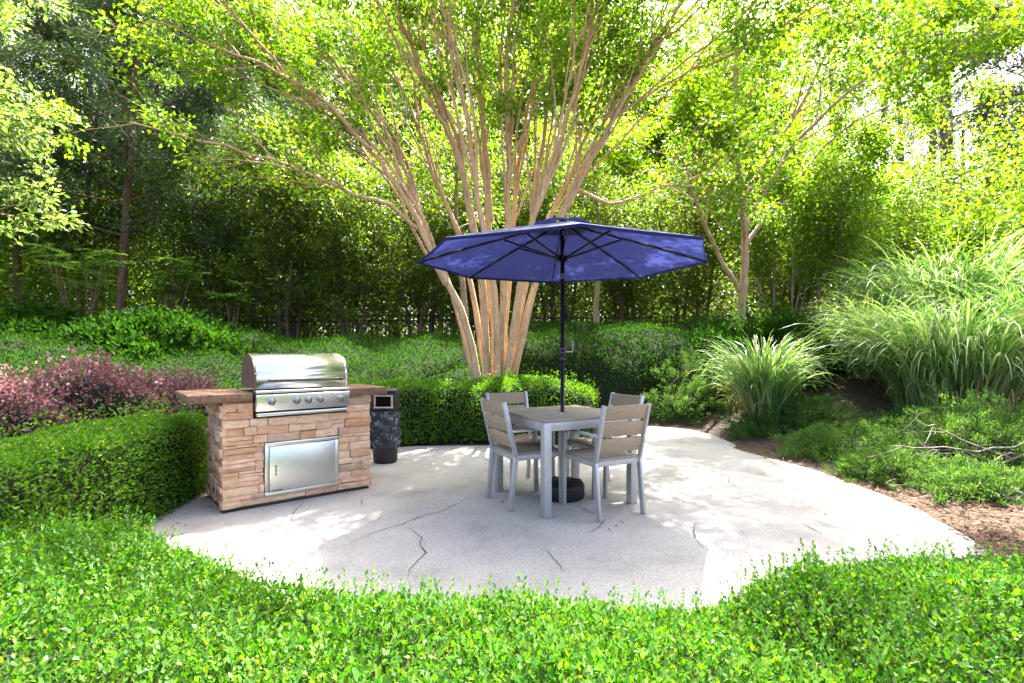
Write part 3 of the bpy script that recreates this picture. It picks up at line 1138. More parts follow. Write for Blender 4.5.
def bank_h(x, y):
    sd = poly_sd(x, y, BANK) + .12 * noise2(x, y, 1.3)
    t = np.clip(sd / .5, 0, 1)
    pr = np.sqrt(np.maximum(0, 1 - (1 - t) ** 2))
    hh = .32 + .08 * noise2(x, y, .9) + .05 * noise2(x, y + 4, 2.6) + .15 * sstep(-4.5, -7.5, x)
    return np.where(sd > 0, pr * np.maximum(.12, hh), 0)


b1 = blanket('bank_shrubs', BANK, bank_h, 1900, M['lf_bank'], .058, 32, 'core', .34, depth=(-.10, .04), upb=.25, cell=.12, spread=.7,
             view=lambda x, y: np.where(np.abs(x) < 1.1 * y + .5, 1., .2))
tag(b1, 'dark green low shrubs covering the bank behind the grill', 'bank shrubs', kind='stuff')

BANK2 = np.array([(.2, 9.4), (1.4, 9.3), (2.8, 9.4), (3.9, 9.6), (4.8, 10.6), (5.2, 12.2), (3.2, 13), (.0, 13), (-.5, 11.5), (-.3, 10.2)])


def bank2_h(x, y):
    sd = poly_sd(x, y, BANK2) + .10 * noise2(x, y, 1.6)
    t = np.clip(sd / .45, 0, 1)
    pr = np.sqrt(np.maximum(0, 1 - (1 - t) ** 2))
    return np.where(sd > 0, pr * np.maximum(.3, .72 + .12 * noise2(x, y, 1.1) + .05 * noise2(x + 2, y, 2.6) - .05 * (y - 9.5)), 0)


b2 = blanket('bank_hedge', BANK2, bank2_h, 2000, M['lf_bank'], .055, 33, 'core', .42, depth=(-.10, .03), upb=.3, cell=.1, spread=.7)
b2_o = tag(b2, 'dark green rounded hedge on the bank right of the pale trunks', 'hedge')


# ------------------------------------------------------------------ growing trees
def grow(rng, g, tw, p, d, L, r, lv, S, poly=None):
    s = S[lv]
    n = s.get('seg', 5)
    if poly is None:
        pts = [np.array(p, float)]
        d = nrm(np.array(d, float))
        for i in range(n):
            d = nrm(d + rng.normal(0, s.get('wig', .1), 3) + np.array((0, 0, s.get('up', 0.))))
            pts.append(pts[-1] + d * L / n)
        pts = np.array(pts)
    else:
        k = np.linspace(0, len(poly) - 1, max(2, 3 * len(poly) - 2))
        pts = np.stack([np.interp(k, np.arange(len(poly)), np.array(poly)[:, i]) for i in range(3)], 1)
        sm = pts.copy()
        sm[1:-1] = (pts[:-2] + 2 * pts[1:-1] + pts[2:]) / 4
        pts = sm
        pts[1:-1] += rng.normal(0, .018, (len(pts) - 2, 3))
        L = np.linalg.norm(np.diff(pts, axis=0), axis=1).sum()
    rad = r * (1 - (1 - s.get('tap', .4)) * np.linspace(0, 1, len(pts)))
    g.tube(pts, rad, s.get('sides', 6), cap=False)
    last = lv + 1 >= len(S)
    if last or s.get('leafy'):
        tw.append(pts)
    if last:
        return
    c = S[lv + 1]
    t0 = c.get('t0', .4)
    az = rng.uniform(0, 6.28)
    for k in range(c['n']):
        t = t0 + (1 - t0) * (k + rng.random()) / c['n']
        f_ = t * (len(pts) - 1)
        i = min(int(f_), len(pts) - 2)
        q = pts[i] + (pts[i + 1] - pts[i]) * (f_ - i)
        ax = nrm(pts[i + 1] - pts[i])
        az += 2.4 + rng.normal(0, .3)
        a = nrm(np.cross(ax, (0.3, .9, .2)))
        b = np.cross(ax, a)
        ang = R(c.get('ang', 45)) * rng.uniform(.75, 1.25)
        dd = ax * math.cos(ang) + (a * math.cos(az) + b * math.sin(az)) * math.sin(ang)
        if 'bias' in c:
            dd = nrm(dd + np.array(c['bias']))
        if 'flat' in c:
            dd[2] *= c['flat']
        ll = (c['len'] if 'len' in c else L * c.get('lr', .6)) * (1 - c.get('fall', .3) * t) * rng.uniform(.75, 1.25)
        rr_ = max(.003, (rad[i]) * c.get('rr', .55))
        grow(rng, g, tw, q, dd, ll, rr_, lv + 1, S)


def twig_leaves(rng, g, tw, per, spread, L, lw, droop=.2, upn=.8, t0=.15, fold=.12, alongw=.5, minz=-9, thin=None, keep=1.):
    if keep < 1:
        tw = [t_ for t_ in tw if rng.random() < keep]
    n_all = len(tw)
    P, D = [], []
    for pts in tw:
        k = t0 + (1 - t0) * rng.random(per) ** .8
        f_ = k * (len(pts) - 1)
        i = np.minimum(f_.astype(int), len(pts) - 2)
        q = pts[i] + (pts[i + 1] - pts[i]) * (f_ - i)[:, None]
        P.append(q)
        D.append(nrm(pts[i + 1] - pts[i]))
    P, D = np.concatenate(P), np.concatenate(D)
    ok = P[:, 2] > minz
    if thin:
        ok &= (P[:, 2] < thin[0]) | (rng.random(len(P)) < thin[1])
    P, D = P[ok], D[ok]
    m = len(P)
    off = rng.normal(0, spread, (m, 3))
    off[:, 2] *= .7
    d = nrm(D * alongw + nrm(off) * .9 + rng.normal(0, .35, (m, 3)) - np.array((0, 0, droop)))
    nn = nrm(rng.normal(0, .6, (m, 3)) + np.array((0, 0, upn)))
    ls = L * rng.uniform(.65, 1.3, m)
    g.leaves(P + off, d, nn, ls, ls * lw, fold=fold)


def finish_tree(t, gt, gl, bark, leaf, org):
    gt.build('trunk', M[bark], t, smooth=True, org=org)
    gl.build('crown', M[leaf], t, org=org)


# --- crape myrtle: many pale trunks fanning out of one foot
rng = np.random.default_rng(101)
DB = 8.7
org = at(497, 385, DB)
org[2] = float(ground_z(org[0], org[1]))
t = thing('crape_myrtle_tree', 'tall tree with many smooth tan trunks fanning out above the umbrella, light green leaves', 'tree', org)


def wp(px, d0, d1):
    n = len(px)
    return [at(a, b, d0 + (d1 - d0) * (i / (n - 1))) for i, (a, b) in enumerate(px)]


gt, gl, tw = Geo(), Geo(), []
S_cr = [dict(tap=.38, sides=9),
        dict(n=5, t0=.40, ang=16, len=2.4, fall=.25, rr=.55, seg=7, wig=.07, up=.04, tap=.3, sides=6),
        dict(n=3, t0=.3, ang=30, lr=.46, fall=.2, rr=.5, seg=5, wig=.10, up=.02, tap=.3, sides=5),
        dict(n=4, t0=.25, ang=42, lr=.50, fall=.2, rr=.5, seg=4, wig=.14, up=-.02, tap=.3, sides=3)]
STEMS = [([(484, 400), (465, 318), (447, 285), (425, 235), (398, 185), (372, 150), (340, 118), (300, 92)], DB - .1, DB - .9, .068),
         ([(482, 395), (452, 290), (432, 250), (408, 175), (385, 130), (340, 70), (300, 15)], DB, DB + .5, .06),
         ([(490, 400), (484, 300), (474, 230), (458, 150), (430, 90), (408, 40), (395, 0)], DB - .05, DB - .8, .078),
         ([(495, 400), (492, 300), (488, 220), (484, 140), (478, 70), (470, 0)], DB + .1, DB + .9, .078),
         ([(499, 400), (503, 300), (506, 220), (510, 140), (505, 60), (515, -10)], DB - .1, DB - .3, .072),
         ([(503, 400), (515, 310), (528, 240), (540, 170), (548, 100), (560, 30)], DB + .1, DB + .5, .065),
         ([(508, 400), (530, 300), (552, 240), (580, 180), (612, 120), (650, 50), (690, -10)], DB, DB - .6, .07),
         ([(506, 400), (522, 290), (542, 235), (566, 185), (590, 130), (612, 60), (630, 0)], DB + .1, DB + 1.0, .058),
         ([(497, 400), (495, 290), (478, 200), (468, 120), (450, 50), (440, -10)], DB - .2, DB - 1.4, .06),
         ([(501, 400), (508, 300), (514, 200), (526, 110), (545, 20)], DB + .2, DB + 1.3, .06),
         ([(505, 400), (518, 300), (534, 220), (560, 140), (580, 70), (600, 0)], DB - .15, DB - 1.3, .058),
         ([(487, 400), (478, 310), (460, 235), (432, 170), (410, 105), (370, 30)], DB + .1, DB + 1.2, .058)]
STEMS += [([(a + rng.normal(0, 2.5) + 16 * max(0, i_ - 2) / (len(px) - 1) * k_, b) for i_, (a, b) in list(enumerate(px))[2:]], d0 + (d1 - d0) * 2 / (len(px) - 1), d1 + rng.normal(0, .3), r_ * .45) for px, d0, d1, r_ in list(STEMS) for k_ in (-1.5, 1.3)]
for px, d0, d1, r_ in STEMS:
    grow(rng, gt, tw, None, None, 0, r_, 0, S_cr, poly=wp(px, d0, d1))
S_lo = [dict(tap=.3, sides=7), dict(n=8, t0=.35, ang=35, len=1.5, fall=.3, rr=.5, seg=5, wig=.1, up=.04, tap=.3, sides=5),
        dict(n=5, t0=.2, ang=40, lr=.5, fall=.2, rr=.5, seg=4, wig=.14, tap=.3, sides=3)]
for px, d0, d1, r_ in [([(425, 233), (390, 205), (340, 188), (290, 165), (230, 148), (130, 122)], DB - .4, DB - 1.6, .04),
                       ([(372, 150), (330, 105), (280, 75), (215, 45), (150, 20)], DB - .8, DB - 1.8, .035),
                       ([(575, 188), (610, 205), (650, 192), (690, 180), (725, 165)], DB - .1, DB - .7, .035),
                       ([(300, 92), (260, 40), (220, 0)], DB - .9, DB - 1.6, .03),
                       ([(612, 120), (660, 85), (720, 55), (790, 25), (850, 5)], DB - .4, DB - 2.6, .02),  # this limb and those below are added to dapple the patio's right side
                       ([(580, 180), (640, 120), (690, 70), (730, 20), (760, -30)], DB - .2, DB - 2.0, .02),
                       ([(650, 50), (690, 20), (720, -30), (740, -90)], DB - .5, DB - 3.0, .02),
                       ([(612, 120), (690, 60), (760, 0), (820, -60)], DB - .4, DB - 2.9, .02),
                       ([(690, 70), (760, 40), (840, -10), (930, -60)], DB - 1.2, DB - 3.2, .02)]:
    grow(rng, gt, tw, None, None, 0, r_, 0, S_lo, poly=wp(px, d0, d1))
twig_leaves(rng, gl, tw, 78, .085, .074, .55, minz=3.3, thin=(7.8, .6), keep=.58)
finish_tree(t, gt, gl, 'bark_crape', 'lf_crape', org)

# --- yellow green tree on the right
rng = np.random.default_rng(102)
DB = 10.6
org = at(742, 335, DB)
org[2] = float(ground_z(org[0], org[1]))
t = thing('deciduous_tree', 'yellow green tree with forked slim trunk behind the small grass clump', 'tree', org)
gt, gl, tw = Geo(), Geo(), []
S_r = [dict(tap=.35, sides=8),
       dict(n=6, t0=.35, ang=35, len=2.3, fall=.25, rr=.5, seg=6, wig=.09, up=.03, tap=.3, sides=5),
       dict(n=5, t0=.25, ang=38, lr=.5, fall=.2, rr=.5, seg=4, wig=.13, tap=.3, sides=4),
       dict(n=4, t0=.2, ang=42, lr=.5, fall=.2, rr=.5, seg=3, wig=.15, up=-.02, tap=.3, sides=3)]
for px, d0, d1, r_ in [([(742, 345), (742, 300), (745, 260), (744, 225), (742, 190), (738, 140), (735, 70), (745, 0)], DB, DB - .3, .095),
                       ([(739, 290), (718, 255), (697, 210), (690, 180), (672, 130)], DB, DB - .6, .05),
                       ([(744, 232), (768, 185), (800, 135), (845, 95), (890, 60), (930, 20)], DB, DB - 1.2, .05),
                       ([(742, 200), (780, 140), (820, 70), (850, 0)], DB, DB + .8, .06),
                       ([(745, 245), (780, 200), (840, 130), (900, 100)], DB, DB + 1.2, .05)]:
    grow(rng, gt, tw, None, None, 0, r_, 0, S_r, poly=wp(px, d0, d1))
twig_leaves(rng, gl, tw, 112, .12, .090, .55, minz=3.0, thin=(8.2, .6), keep=.72)
finish_tree(t, gt, gl, 'bark_tan', 'lf_right', org)


# --- kinds of background tree, each with two shapes
def pine_geo(seed, H, r, first=.35, nb=34, bl=2.6, needle=.16):
    rng = np.random.default_rng(seed)
    gt, gl, tw = Geo(), Geo(), []
    S = [dict(seg=10, wig=.02, up=.02, tap=.25, sides=9),
         dict(n=nb, t0=first, ang=78, len=bl, fall=.55, rr=.33, seg=5, wig=.10, up=.03, tap=.3, sides=5),
         dict(n=7, t0=.2, ang=48, lr=.42, fall=.3, rr=.5, seg=3, wig=.14, up=.04, tap=.3, sides=3, flat=.6)]
    grow(rng, gt, tw, (0, 0, -.1), (0.02, 0, 1), H, r, 0, S)
    twig_leaves(rng, gl, tw, 120, .10, needle, .20, droop=-.1, upn=.4, fold=None, alongw=.6, t0=.1)
    return gt, gl


def leafy_geo(seed, H, r, first, nb, bl, per, leaf, spread, n2=7, n3=0, wide=55, stems=1, lw=.5, up=.05):
    rng = np.random.default_rng(seed)
    gt, gl, tw = Geo(), Geo(), []
    S = [dict(seg=8, wig=.06, up=.05, tap=.3, sides=7),
         dict(n=nb, t0=first, ang=wide, len=bl, fall=.35, rr=.42, seg=5, wig=.12, up=up, tap=.3, sides=5),
         dict(n=n2, t0=.2, ang=42, lr=.5, fall=.2, rr=.5, seg=4, wig=.15, tap=.3, sides=3)]
    for k in range(stems):
        a = k * 2.4 + rng.uniform(0, 1)
        off = np.array((math.cos(a), math.sin(a), 0)) * (.0 if stems == 1 else .35 * rng.uniform(.4, 1))
        grow(rng, gt, tw, off + np.array((0, 0, -.1)), off * .35 + np.array((0, 0, 1)), H * rng.uniform(.85, 1.05), r, 0, S)
    twig_leaves(rng, gl, tw, per, spread, leaf, lw)
    return gt, gl


def plant_kind(name, cat, group, bark, leaf, geos, spots):
    """spots: (px, depth, scale, turn, label). The first of each shape is built, the rest copy it."""
    protos = []
    for i, (px, d, sc, rot, label) in enumerate(spots):
        x = (px - CX) * d / F
        z = float(ground_z(x, d))
        k = i % len(geos)
        if i < len(geos):
            o = thing(name, label, cat, (x, d, z), rot, group)
            gt, gl = geos[k]
            gt.build('trunk', M[bark], o, smooth=True)
            gl.build('crown', M[leaf], o)
            protos.append(o)
        else:
            o = copy_tree(protos[k])
            o['label'] = label
        o.location = (x, d, z)
        o.rotation_euler = (0, 0, rot)
        o.scale = (sc, sc, sc)


plant_kind('pine_tree', 'tree', 'dark pines at the left', 'bark_pine', 'lf_pine',
           [pine_geo(201, 13, .125, .24, 44, 3.0), pine_geo(202, 12, .10, .20, 44, 2.8)],
           [(118, 13.6, 1.0, .3, 'dark pine with the thickest red brown trunk of those above the bank at the left'),
            (78, 14.8, .95, 1.9, 'dark pine with a slim trunk just left of the thickest pine'),
            (22, 14.0, .90, 3.1, 'dark pine at the left edge behind the bright foreground leaves'),
            (255, 15.5, 1.0, 4.0, 'dark pine with a slim trunk above the lid of the grill'),
            (175, 18.0, 1.05, 5.0, 'dark pine farther back between the two trunks left of the grill'),
            (345, 19.0, 1.05, .9, 'dark pine far behind the left branches of the pale fanning tree')])
plant_kind('evergreen_tree', 'tree', 'bushy evergreens behind the fence', 'bark_dark', 'lf_ever',
           [leafy_geo(211, 4.8, .05, .10, 26, 1.3, 28, .10, .12, stems=5, n2=5), leafy_geo(212, 5.8, .05, .12, 28, 1.3, 28, .10, .12, stems=5, n2=5)],
           [(205, 14.2, 1.0, 0., 'bushy evergreen behind the fence above the left end of the island counter'),
            (290, 14.6, 1.05, 1., 'bushy evergreen behind the fence straight above the grill lid'),
            (352, 14.3, 1.0, 2., 'bushy evergreen behind the fence above the litter bin'),
            (420, 15.0, 1.05, 3., 'bushy evergreen behind the left tip of the umbrella'),
            (480, 15.6, 1.1, 4., 'bushy evergreen glimpsed between the pale fanning trunks'),
            (560, 15.2, 1.1, 5., 'bushy evergreen behind the umbrella pole'),
            (625, 14.6, 1.0, .6, 'bushy evergreen behind the right half of the umbrella'),
            (690, 14.2, 1.0, 1.7, 'bushy evergreen left of the forked slim trunk'),
            (790, 14.0, .9, 2.6, 'bushy evergreen right of the forked slim trunk'),
            (30, 17.5, .7, 4.4, 'bushy evergreen at the left edge behind the pines')])
plant_kind('woodland_tree', 'tree', 'tall leafy trees behind the evergreens', 'bark_dark', 'lf_forest',
           [leafy_geo(221, 12, .13, .16, 40, 3.2, 40, .22, .26, n2=9), leafy_geo(222, 11, .12, .14, 40, 3.0, 40, .22, .30, n2=9)],
           [(300, 26, 1.45, 0., 'tall leafy tree rising behind the evergreen above the grill'),
            (395, 28, 1.5, 1., 'tall leafy tree behind the left branches of the fanning trunks'),
            (520, 27, 1.5, 2., 'tall leafy tree straight behind the fanning trunks'),
            (625, 26, 1.4, 3., 'tall leafy tree behind the right branches of the fanning trunks'),
            (705, 25, 1.3, 4., 'tall leafy tree behind the left limb of the forked tree'),
            (800, 27, 1.1, 5., 'tall leafy tree behind the crown of the forked tree'),
            (-40, 24, 1.3, .7, 'tall leafy tree at the left edge beyond the pines'),
            (130, 29, 1.3, 1.4, 'tall leafy tree far behind the pine trunks at the left')])
plant_kind('slim_tree', 'tree', 'slim trunks on the bank', 'bark_grey', 'lf_ever',
           [leafy_geo(231, 5.0, .085, .55, 12, 1.3, 40, .08, .14)],
           [(466, 10.2, 1., 0., 'small tree with one grey brown trunk on the bank left of the pale trunks'),
            (597, 12.2, 1., 2., 'small tree with one leaning grey trunk on the bank right of the umbrella pole')])
plant_kind('thicket_shrub', 'shrub', 'many stemmed shrubs right of the forked tree', 'bark_grey', 'lf_right',
           [leafy_geo(241, 4.2, .028, .35, 12, 1.0, 34, .08, .13, stems=7, n2=5, wide=40)],
           [(780, 11.8, 1., 0., 'thicket of slim pale stems just right of the forked trunk'),
            (832, 11.6, .95, 2., 'thicket of slim pale stems behind the tall grass clumps'),
            (880, 13.0, 1.05, 4., 'yellow green thicket beyond the topmost grass clump')])
plant_kind('washed_out_pine_tree', 'tree', 'pale pines at the upper right', 'bark_grey', 'lf_overexposed_needle',
           [pine_geo(251, 15, .2, .3, 34, 3.0, .22)],
           [(955, 27, 1.55, 0., 'pale hazy pine with bare upper limbs at the upper right'),
            (1020, 24, 1.3, 2., 'overexposed pale pine at the right edge'),
            (1090, 20, 1., 3., 'pale pine cut off by the right edge')])
plant_kind('yellow_shrub', 'shrub', 'tall yellow shrubs at the right', 'bark_grey', 'lf_right',
           [leafy_geo(261, 5.0, .05, .2, 16, 1.9, 110, .13, .09, stems=3, n2=6, wide=55)],
           [(960, 17.5, .75, 0., 'tall yellow green shrub with bare twigs behind the big grass clump'),
            (1060, 17.0, .65, 2., 'tall yellow green shrub at the right edge below the pines')])
plant_kind('edge_tree', 'tree', None, 'bark_grey', 'lf_edge',
           [leafy_geo(271, 7.0, .09, .35, 16, 2.2, 110, .12, .10, n2=7)],
           [(-95, 8.6, 1., 1., 'sunlit pale leaved tree reaching in at the left edge')])

# far wood: one mass of leaves
rng = np.random.default_rng(301)
g = Geo()
nC = 3200
a = rng.uniform(R(-62), R(66), nC)
dd = np.where(rng.random(nC) < .42, rng.uniform(18, 26, nC), rng.uniform(27, 42, nC))
tree_top = np.where(dd < 26.5, 4.5, np.where(a > R(36), 8.5, 20.0)) + 2 * noise2(a * 9, a * 0, 1)
zc = rng.random(nC) * tree_top + .2
cc = np.stack((np.sin(a) * dd, np.cos(a) * dd, zc + 1.5), 1)
per = 210
off = rng.normal(0, 1, (nC, per, 3)) * np.array((1.1, 1.1, .7))
P = (cc[:, None] + off).reshape(-1, 3)
m_ = len(P)
ls = rng.uniform(.075, .15, m_) * np.repeat(dd, per) / 20
g.leaves(P, rng.normal(0, 1, (m_, 3)), rng.normal(0, .7, (m_, 3)) + np.array((0, 0, .6)), ls, ls * .6)
for k in range(90):
    aa, d_ = rng.uniform(R(-60), R(60)), rng.uniform(25, 40)
    x_, y_ = math.sin(aa) * d_, math.cos(aa) * d_
    z_ = float(ground_z(x_, y_))
    g.tube([(x_, y_, z_), (x_ + rng.normal(0, .3), y_, z_ + 12)], [.16, .08], 6, mat=1, cap=False)
tag(g.build('woodland', [M['lf_forest'], M['bark_dark']]), 'far wood behind the garden', 'wood', kind='stuff')

# ------------------------------------------------------------------ fence
fe = thing('metal_fence', 'black metal picket fence along the top of the bank, among the dark evergreens', 'fence', (0, 14.8, 0))
fx = np.arange(-9.6, 9.0, 2.4)
for i, x in enumerate(fx):
    z = float(ground_z(x, 14.8))
    g = Geo()
    g.box((x, 0, z + .5), (.06, .06, 1.06))
    g.build('post', M['black_metal'], fe)
    if i + 1 < len(fx):
        z2 = float(ground_z(fx[i + 1], 14.8))
        g = Geo()
        for h in (.12, .80, .94):
            g.bar((x + .03, 0, z + h), (fx[i + 1] - .03, 0, z2 + h), .03, .035)
        for k in range(1, 20):
            xx = x + 2.4 * k / 20
            zz_ = z + (z2 - z) * k / 20
            g.box((xx, 0, zz_ + .5), (.018, .018, .98))
        g.build('picket_panel', M['black_metal'], fe)


# ------------------------------------------------------------------ ornamental grasses
def grass_clump(label, px, d, n, Lmin, Lmax, rad, seed, w=.016, droop=1., ex=2.5):
    rng = np.random.default_rng(seed)
    x = (px - CX) * d / F
    z = float(ground_z(x, d))
    o = thing('ornamental_grass', label, 'grass clump', (x, d, z), 0, 'arching grass clumps on the right bank')
    g = Geo()
    ns = 9

    def blades(n, Lmin, Lmax, wv, dr, mt):
        a = rng.uniform(0, 2 * np.pi, n)
        q = np.sqrt(rng.random(n))
        base = np.stack((np.cos(a) * q * rad, np.sin(a) * q * rad, np.zeros(n)), 1)
        a2 = a + rng.normal(0, .5, n)
        out = np.stack((np.cos(a2), np.sin(a2), np.zeros(n)), 1)
        L = rng.uniform(Lmin, Lmax, n)
        th0 = rng.uniform(.02, .40, n) * (0.30 + q)
        bend = rng.uniform(1.2, 3.0, n) * dr
        P = [base]
        sl = L / ns
        for i in range(ns):
            u = (i + .5) / ns
            th_ = th0 + bend * u ** ex
            P.append(P[-1] + (out * np.sin(th_)[:, None] + np.array((0, 0, 1.)) * np.cos(th_)[:, None]) * sl[:, None])
        P = np.stack(P, 1)
        side = np.cross(out, (0, 0, 1.)) + rng.normal(0, .35, (n, 3)) * .7
        side = nrm(side)
        ww = wv * rng.uniform(.7, 1.3, n)[:, None] * np.array([.55, .8, 1, 1, 1, .95, .85, .7, .45, .08])[None]
        A = P - side[:, None] * ww[..., None] / 2
        B = P + side[:, None] * ww[..., None] / 2
        v = np.stack((A, B), 2).reshape(-1, 3)
        k = np.arange(n)[:, None] * (2 * (ns + 1))
        i = np.arange(ns)[None] * 2
        f = np.stack((k + i, k + i + 1, k + i + 3, k + i + 2), -1).reshape(-1, 4)
        g.add(v, f, mt)
    blades(n, Lmin, Lmax, w, droop, 0)
    b = g.build('blades', M['lf_grass'], o)
    g = Geo()
    blades(max(20, n // 9), Lmin * .4, Lmax * .6, w * .8, 1.5, 0)
    g.build('dry_blades', M['lf_dry'], o)
    return o


grass_clump('small dark green grass clump at the foot of the forked tree', 762, 8.0, 800, .95, 1.75, .24, 401, .023, .85, 2.7)
grass_clump('largest pale green arching grass clump, in front of the others at the right', 955, 7.3, 1600, 1.2, 2.35, .72, 402, .024, 1.0, 2.4)
grass_clump('fine loose grass clump between the small clump and the largest one', 872, 8.7, 520, 1.3, 2.0, .36, 403, .014, 1.15)
grass_clump('tall grass clump rising behind the largest one, topmost of the clumps', 945, 9.6, 1200, 1.8, 2.8, .85, 404, .028, 1.0, 2.4)
grass_clump('pale grass clump cut off by the right edge beside the largest one', 1040, 7.8, 850, 1.5, 2.5, .65, 405, .024, 1.0, 2.4)


# ------------------------------------------------------------------ junipers and mounded shrubs
def mound(name, label, cat, px, py, z, rx, ry, h, lm, n, L, lw, seed, group=None, spray=6, upb=.5, core=.72, pos=None):
    rng = np.random.default_rng(seed)
    p = flat(px, py, z) if pos is None else np.array(pos)
    zb = float(ground_z(p[0], p[1]))
    org = np.array((p[0], p[1], zb))
    a = rng.uniform(0, 2 * np.pi, n)
    e = np.arcsin(rng.uniform(.0, 1, n))
    lump = 1 + .22 * noise2(np.cos(a) * 2 + seed, np.sin(a) * 2 + e * 2, 1.2) + rng.normal(0, .05, n)
    q = rng.uniform(.72, 1.05, n) * lump
    P = np.stack((np.cos(a) * np.cos(e) * rx * q, np.sin(a) * np.cos(e) * ry * q, np.sin(e) * h * q), 1)
    P[:, 2] += ground_z(P[:, 0] + org[0], P[:, 1] + org[1]) - zb
    out = nrm(np.stack((np.cos(a) * np.cos(e), np.sin(a) * np.cos(e), np.sin(e) + upb), 1) + rng.normal(0, .3, (n, 3)))
    g = Geo()
    if lm == 'lf_juniper':
        npl = n // 9
        P, out = P[:npl], nrm(out[:npl] * np.array((1, 1, .8)))
        pl = rng.uniform(.10, .26, npl) * (.5 + h)
        for k in range(80):
            u = rng.random((npl, 1)) ** .8
            ax = P + out * (u - .35) * pl[:, None] - np.array((0, 0, .10)) * (u ** 2) * pl[:, None]
            sp = (1.05 - u) * pl[:, None] * .26 + .008
            d = nrm(out * .9 + rng.normal(0, .55, (npl, 3)))
            ls = L * rng.uniform(.5, 1.1, npl)
            g.leaves(ax + rng.normal(0, 1, (npl, 3)) * sp, d, nrm(rng.normal(0, .7, (npl, 3)) + np.array((0, 0, .7))), ls, ls * lw)
    else:
        for k in range(spray):
            d = nrm(out + rng.normal(0, .55, (n, 3)))
            ls = L * rng.uniform(.6, 1.3, n)
            g.leaves(P + out * (k - spray / 2) * L * .22 + rng.normal(0, L * .18, (n, 3)), d, nrm(rng.normal(0, .7, (n, 3)) + np.array((0, 0, .7))), ls, ls * lw)
    o = thing(name, label, cat, org, 0, group)
    g.build('foliage', M[lm], o)
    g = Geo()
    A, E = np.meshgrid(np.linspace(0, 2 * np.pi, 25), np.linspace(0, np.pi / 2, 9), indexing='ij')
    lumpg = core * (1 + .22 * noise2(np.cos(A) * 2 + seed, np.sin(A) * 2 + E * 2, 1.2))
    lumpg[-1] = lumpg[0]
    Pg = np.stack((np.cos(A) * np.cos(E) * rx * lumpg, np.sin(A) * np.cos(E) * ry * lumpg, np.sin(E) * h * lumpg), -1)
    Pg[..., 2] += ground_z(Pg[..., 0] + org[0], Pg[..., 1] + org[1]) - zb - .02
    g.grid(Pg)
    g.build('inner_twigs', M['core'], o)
    return o


JG = 'spreading junipers beside the patio'
mound('juniper_shrub', 'dark green juniper mound at the far patio corner, left of the small grass clump', 'shrub', 690, 408, .25, .85, .7, .62, 'lf_juniper', 3600, .046, .2, 501, JG)
mound('juniper_shrub', 'low juniper right below the small grass clump', 'shrub', 785, 426, .15, .85, .55, .30, 'lf_juniper', 2600, .046, .2, 502, JG)
mound('juniper_shrub', 'bright green low juniper spreading toward the patio edge in the middle of the right bed', 'shrub', 842, 446, .12, .75, .5, .30, 'lf_juniper', 2600, .046, .2, 503, JG)
mound('juniper_shrub', 'small bright juniper closest to the curved patio edge', 'shrub', 895, 470, .08, .62, .36, .22, 'lf_juniper', 1800, .046, .2, 504, JG)
jb = mound('juniper_shrub', 'large ragged juniper with bleached bare branches at the right edge', 'shrub', 985, 452, .18, 1.05, .62, .66, 'lf_juniper', 3800, .046, .2, 505, JG, core=.5)
mound('juniper_shrub', 'low juniper at the right edge in front of the bare branches', 'shrub', 1000, 488, .07, .7, .36, .22, 'lf_juniper', 1900, .046, .2, 506, JG)
mound('juniper_shrub', 'juniper below the largest grass clump, behind the bright low one', 'shrub', 905, 430, .25, .8, .5, .36, 'lf_juniper', 2600, .046, .2, 507, JG)
mound('leafy_shrub', 'dark leafy shrub behind the small grass clump, right of the forked trunk', 'shrub', 795, 340, 0, 1.0, .8, 1.0, 'lf_bank', 3600, .10, .4, 508, None, 4, pos=(5.0, 9.4, 0))
mound('leafy_shrub', 'low mounded dark shrub left of the small grass clump on the bank', 'shrub', 700, 350, 0, .9, .7, .75, 'lf_bank', 2600, .08, .4, 509, None, 4, pos=(4.1, 10.2, 0))
# bare branches of the ragged juniper
rng = np.random.default_rng(511)
g, tw = Geo(), []
o_ = np.array(jb.location)
for px in ([(1035, 452), (985, 466), (940, 473), (905, 479), (885, 484)], [(1030, 440), (975, 452), (930, 449), (890, 446)],
           [(1040, 462), (1000, 452), (985, 470), (975, 482)], [(1010, 458), (960, 440), (930, 425), (915, 420)]):
    S_b = [dict(tap=.35, sides=6), dict(n=4, t0=.25, ang=38, len=.35, fall=.2, rr=.5, seg=4, wig=.18, tap=.3, sides=4), dict(n=3, t0=.3, ang=40, lr=.5, rr=.5, seg=3, wig=.2, tap=.3, sides=3)]
    grow(rng, g, tw, None, None, 0, .011, 0, S_b, poly=[at(a_, b_, 5.0 - .25 * i_ / 3) for i_, (a_, b_) in enumerate(px)])
g.build('bare_branches', M['dead'], jb, org=o_)


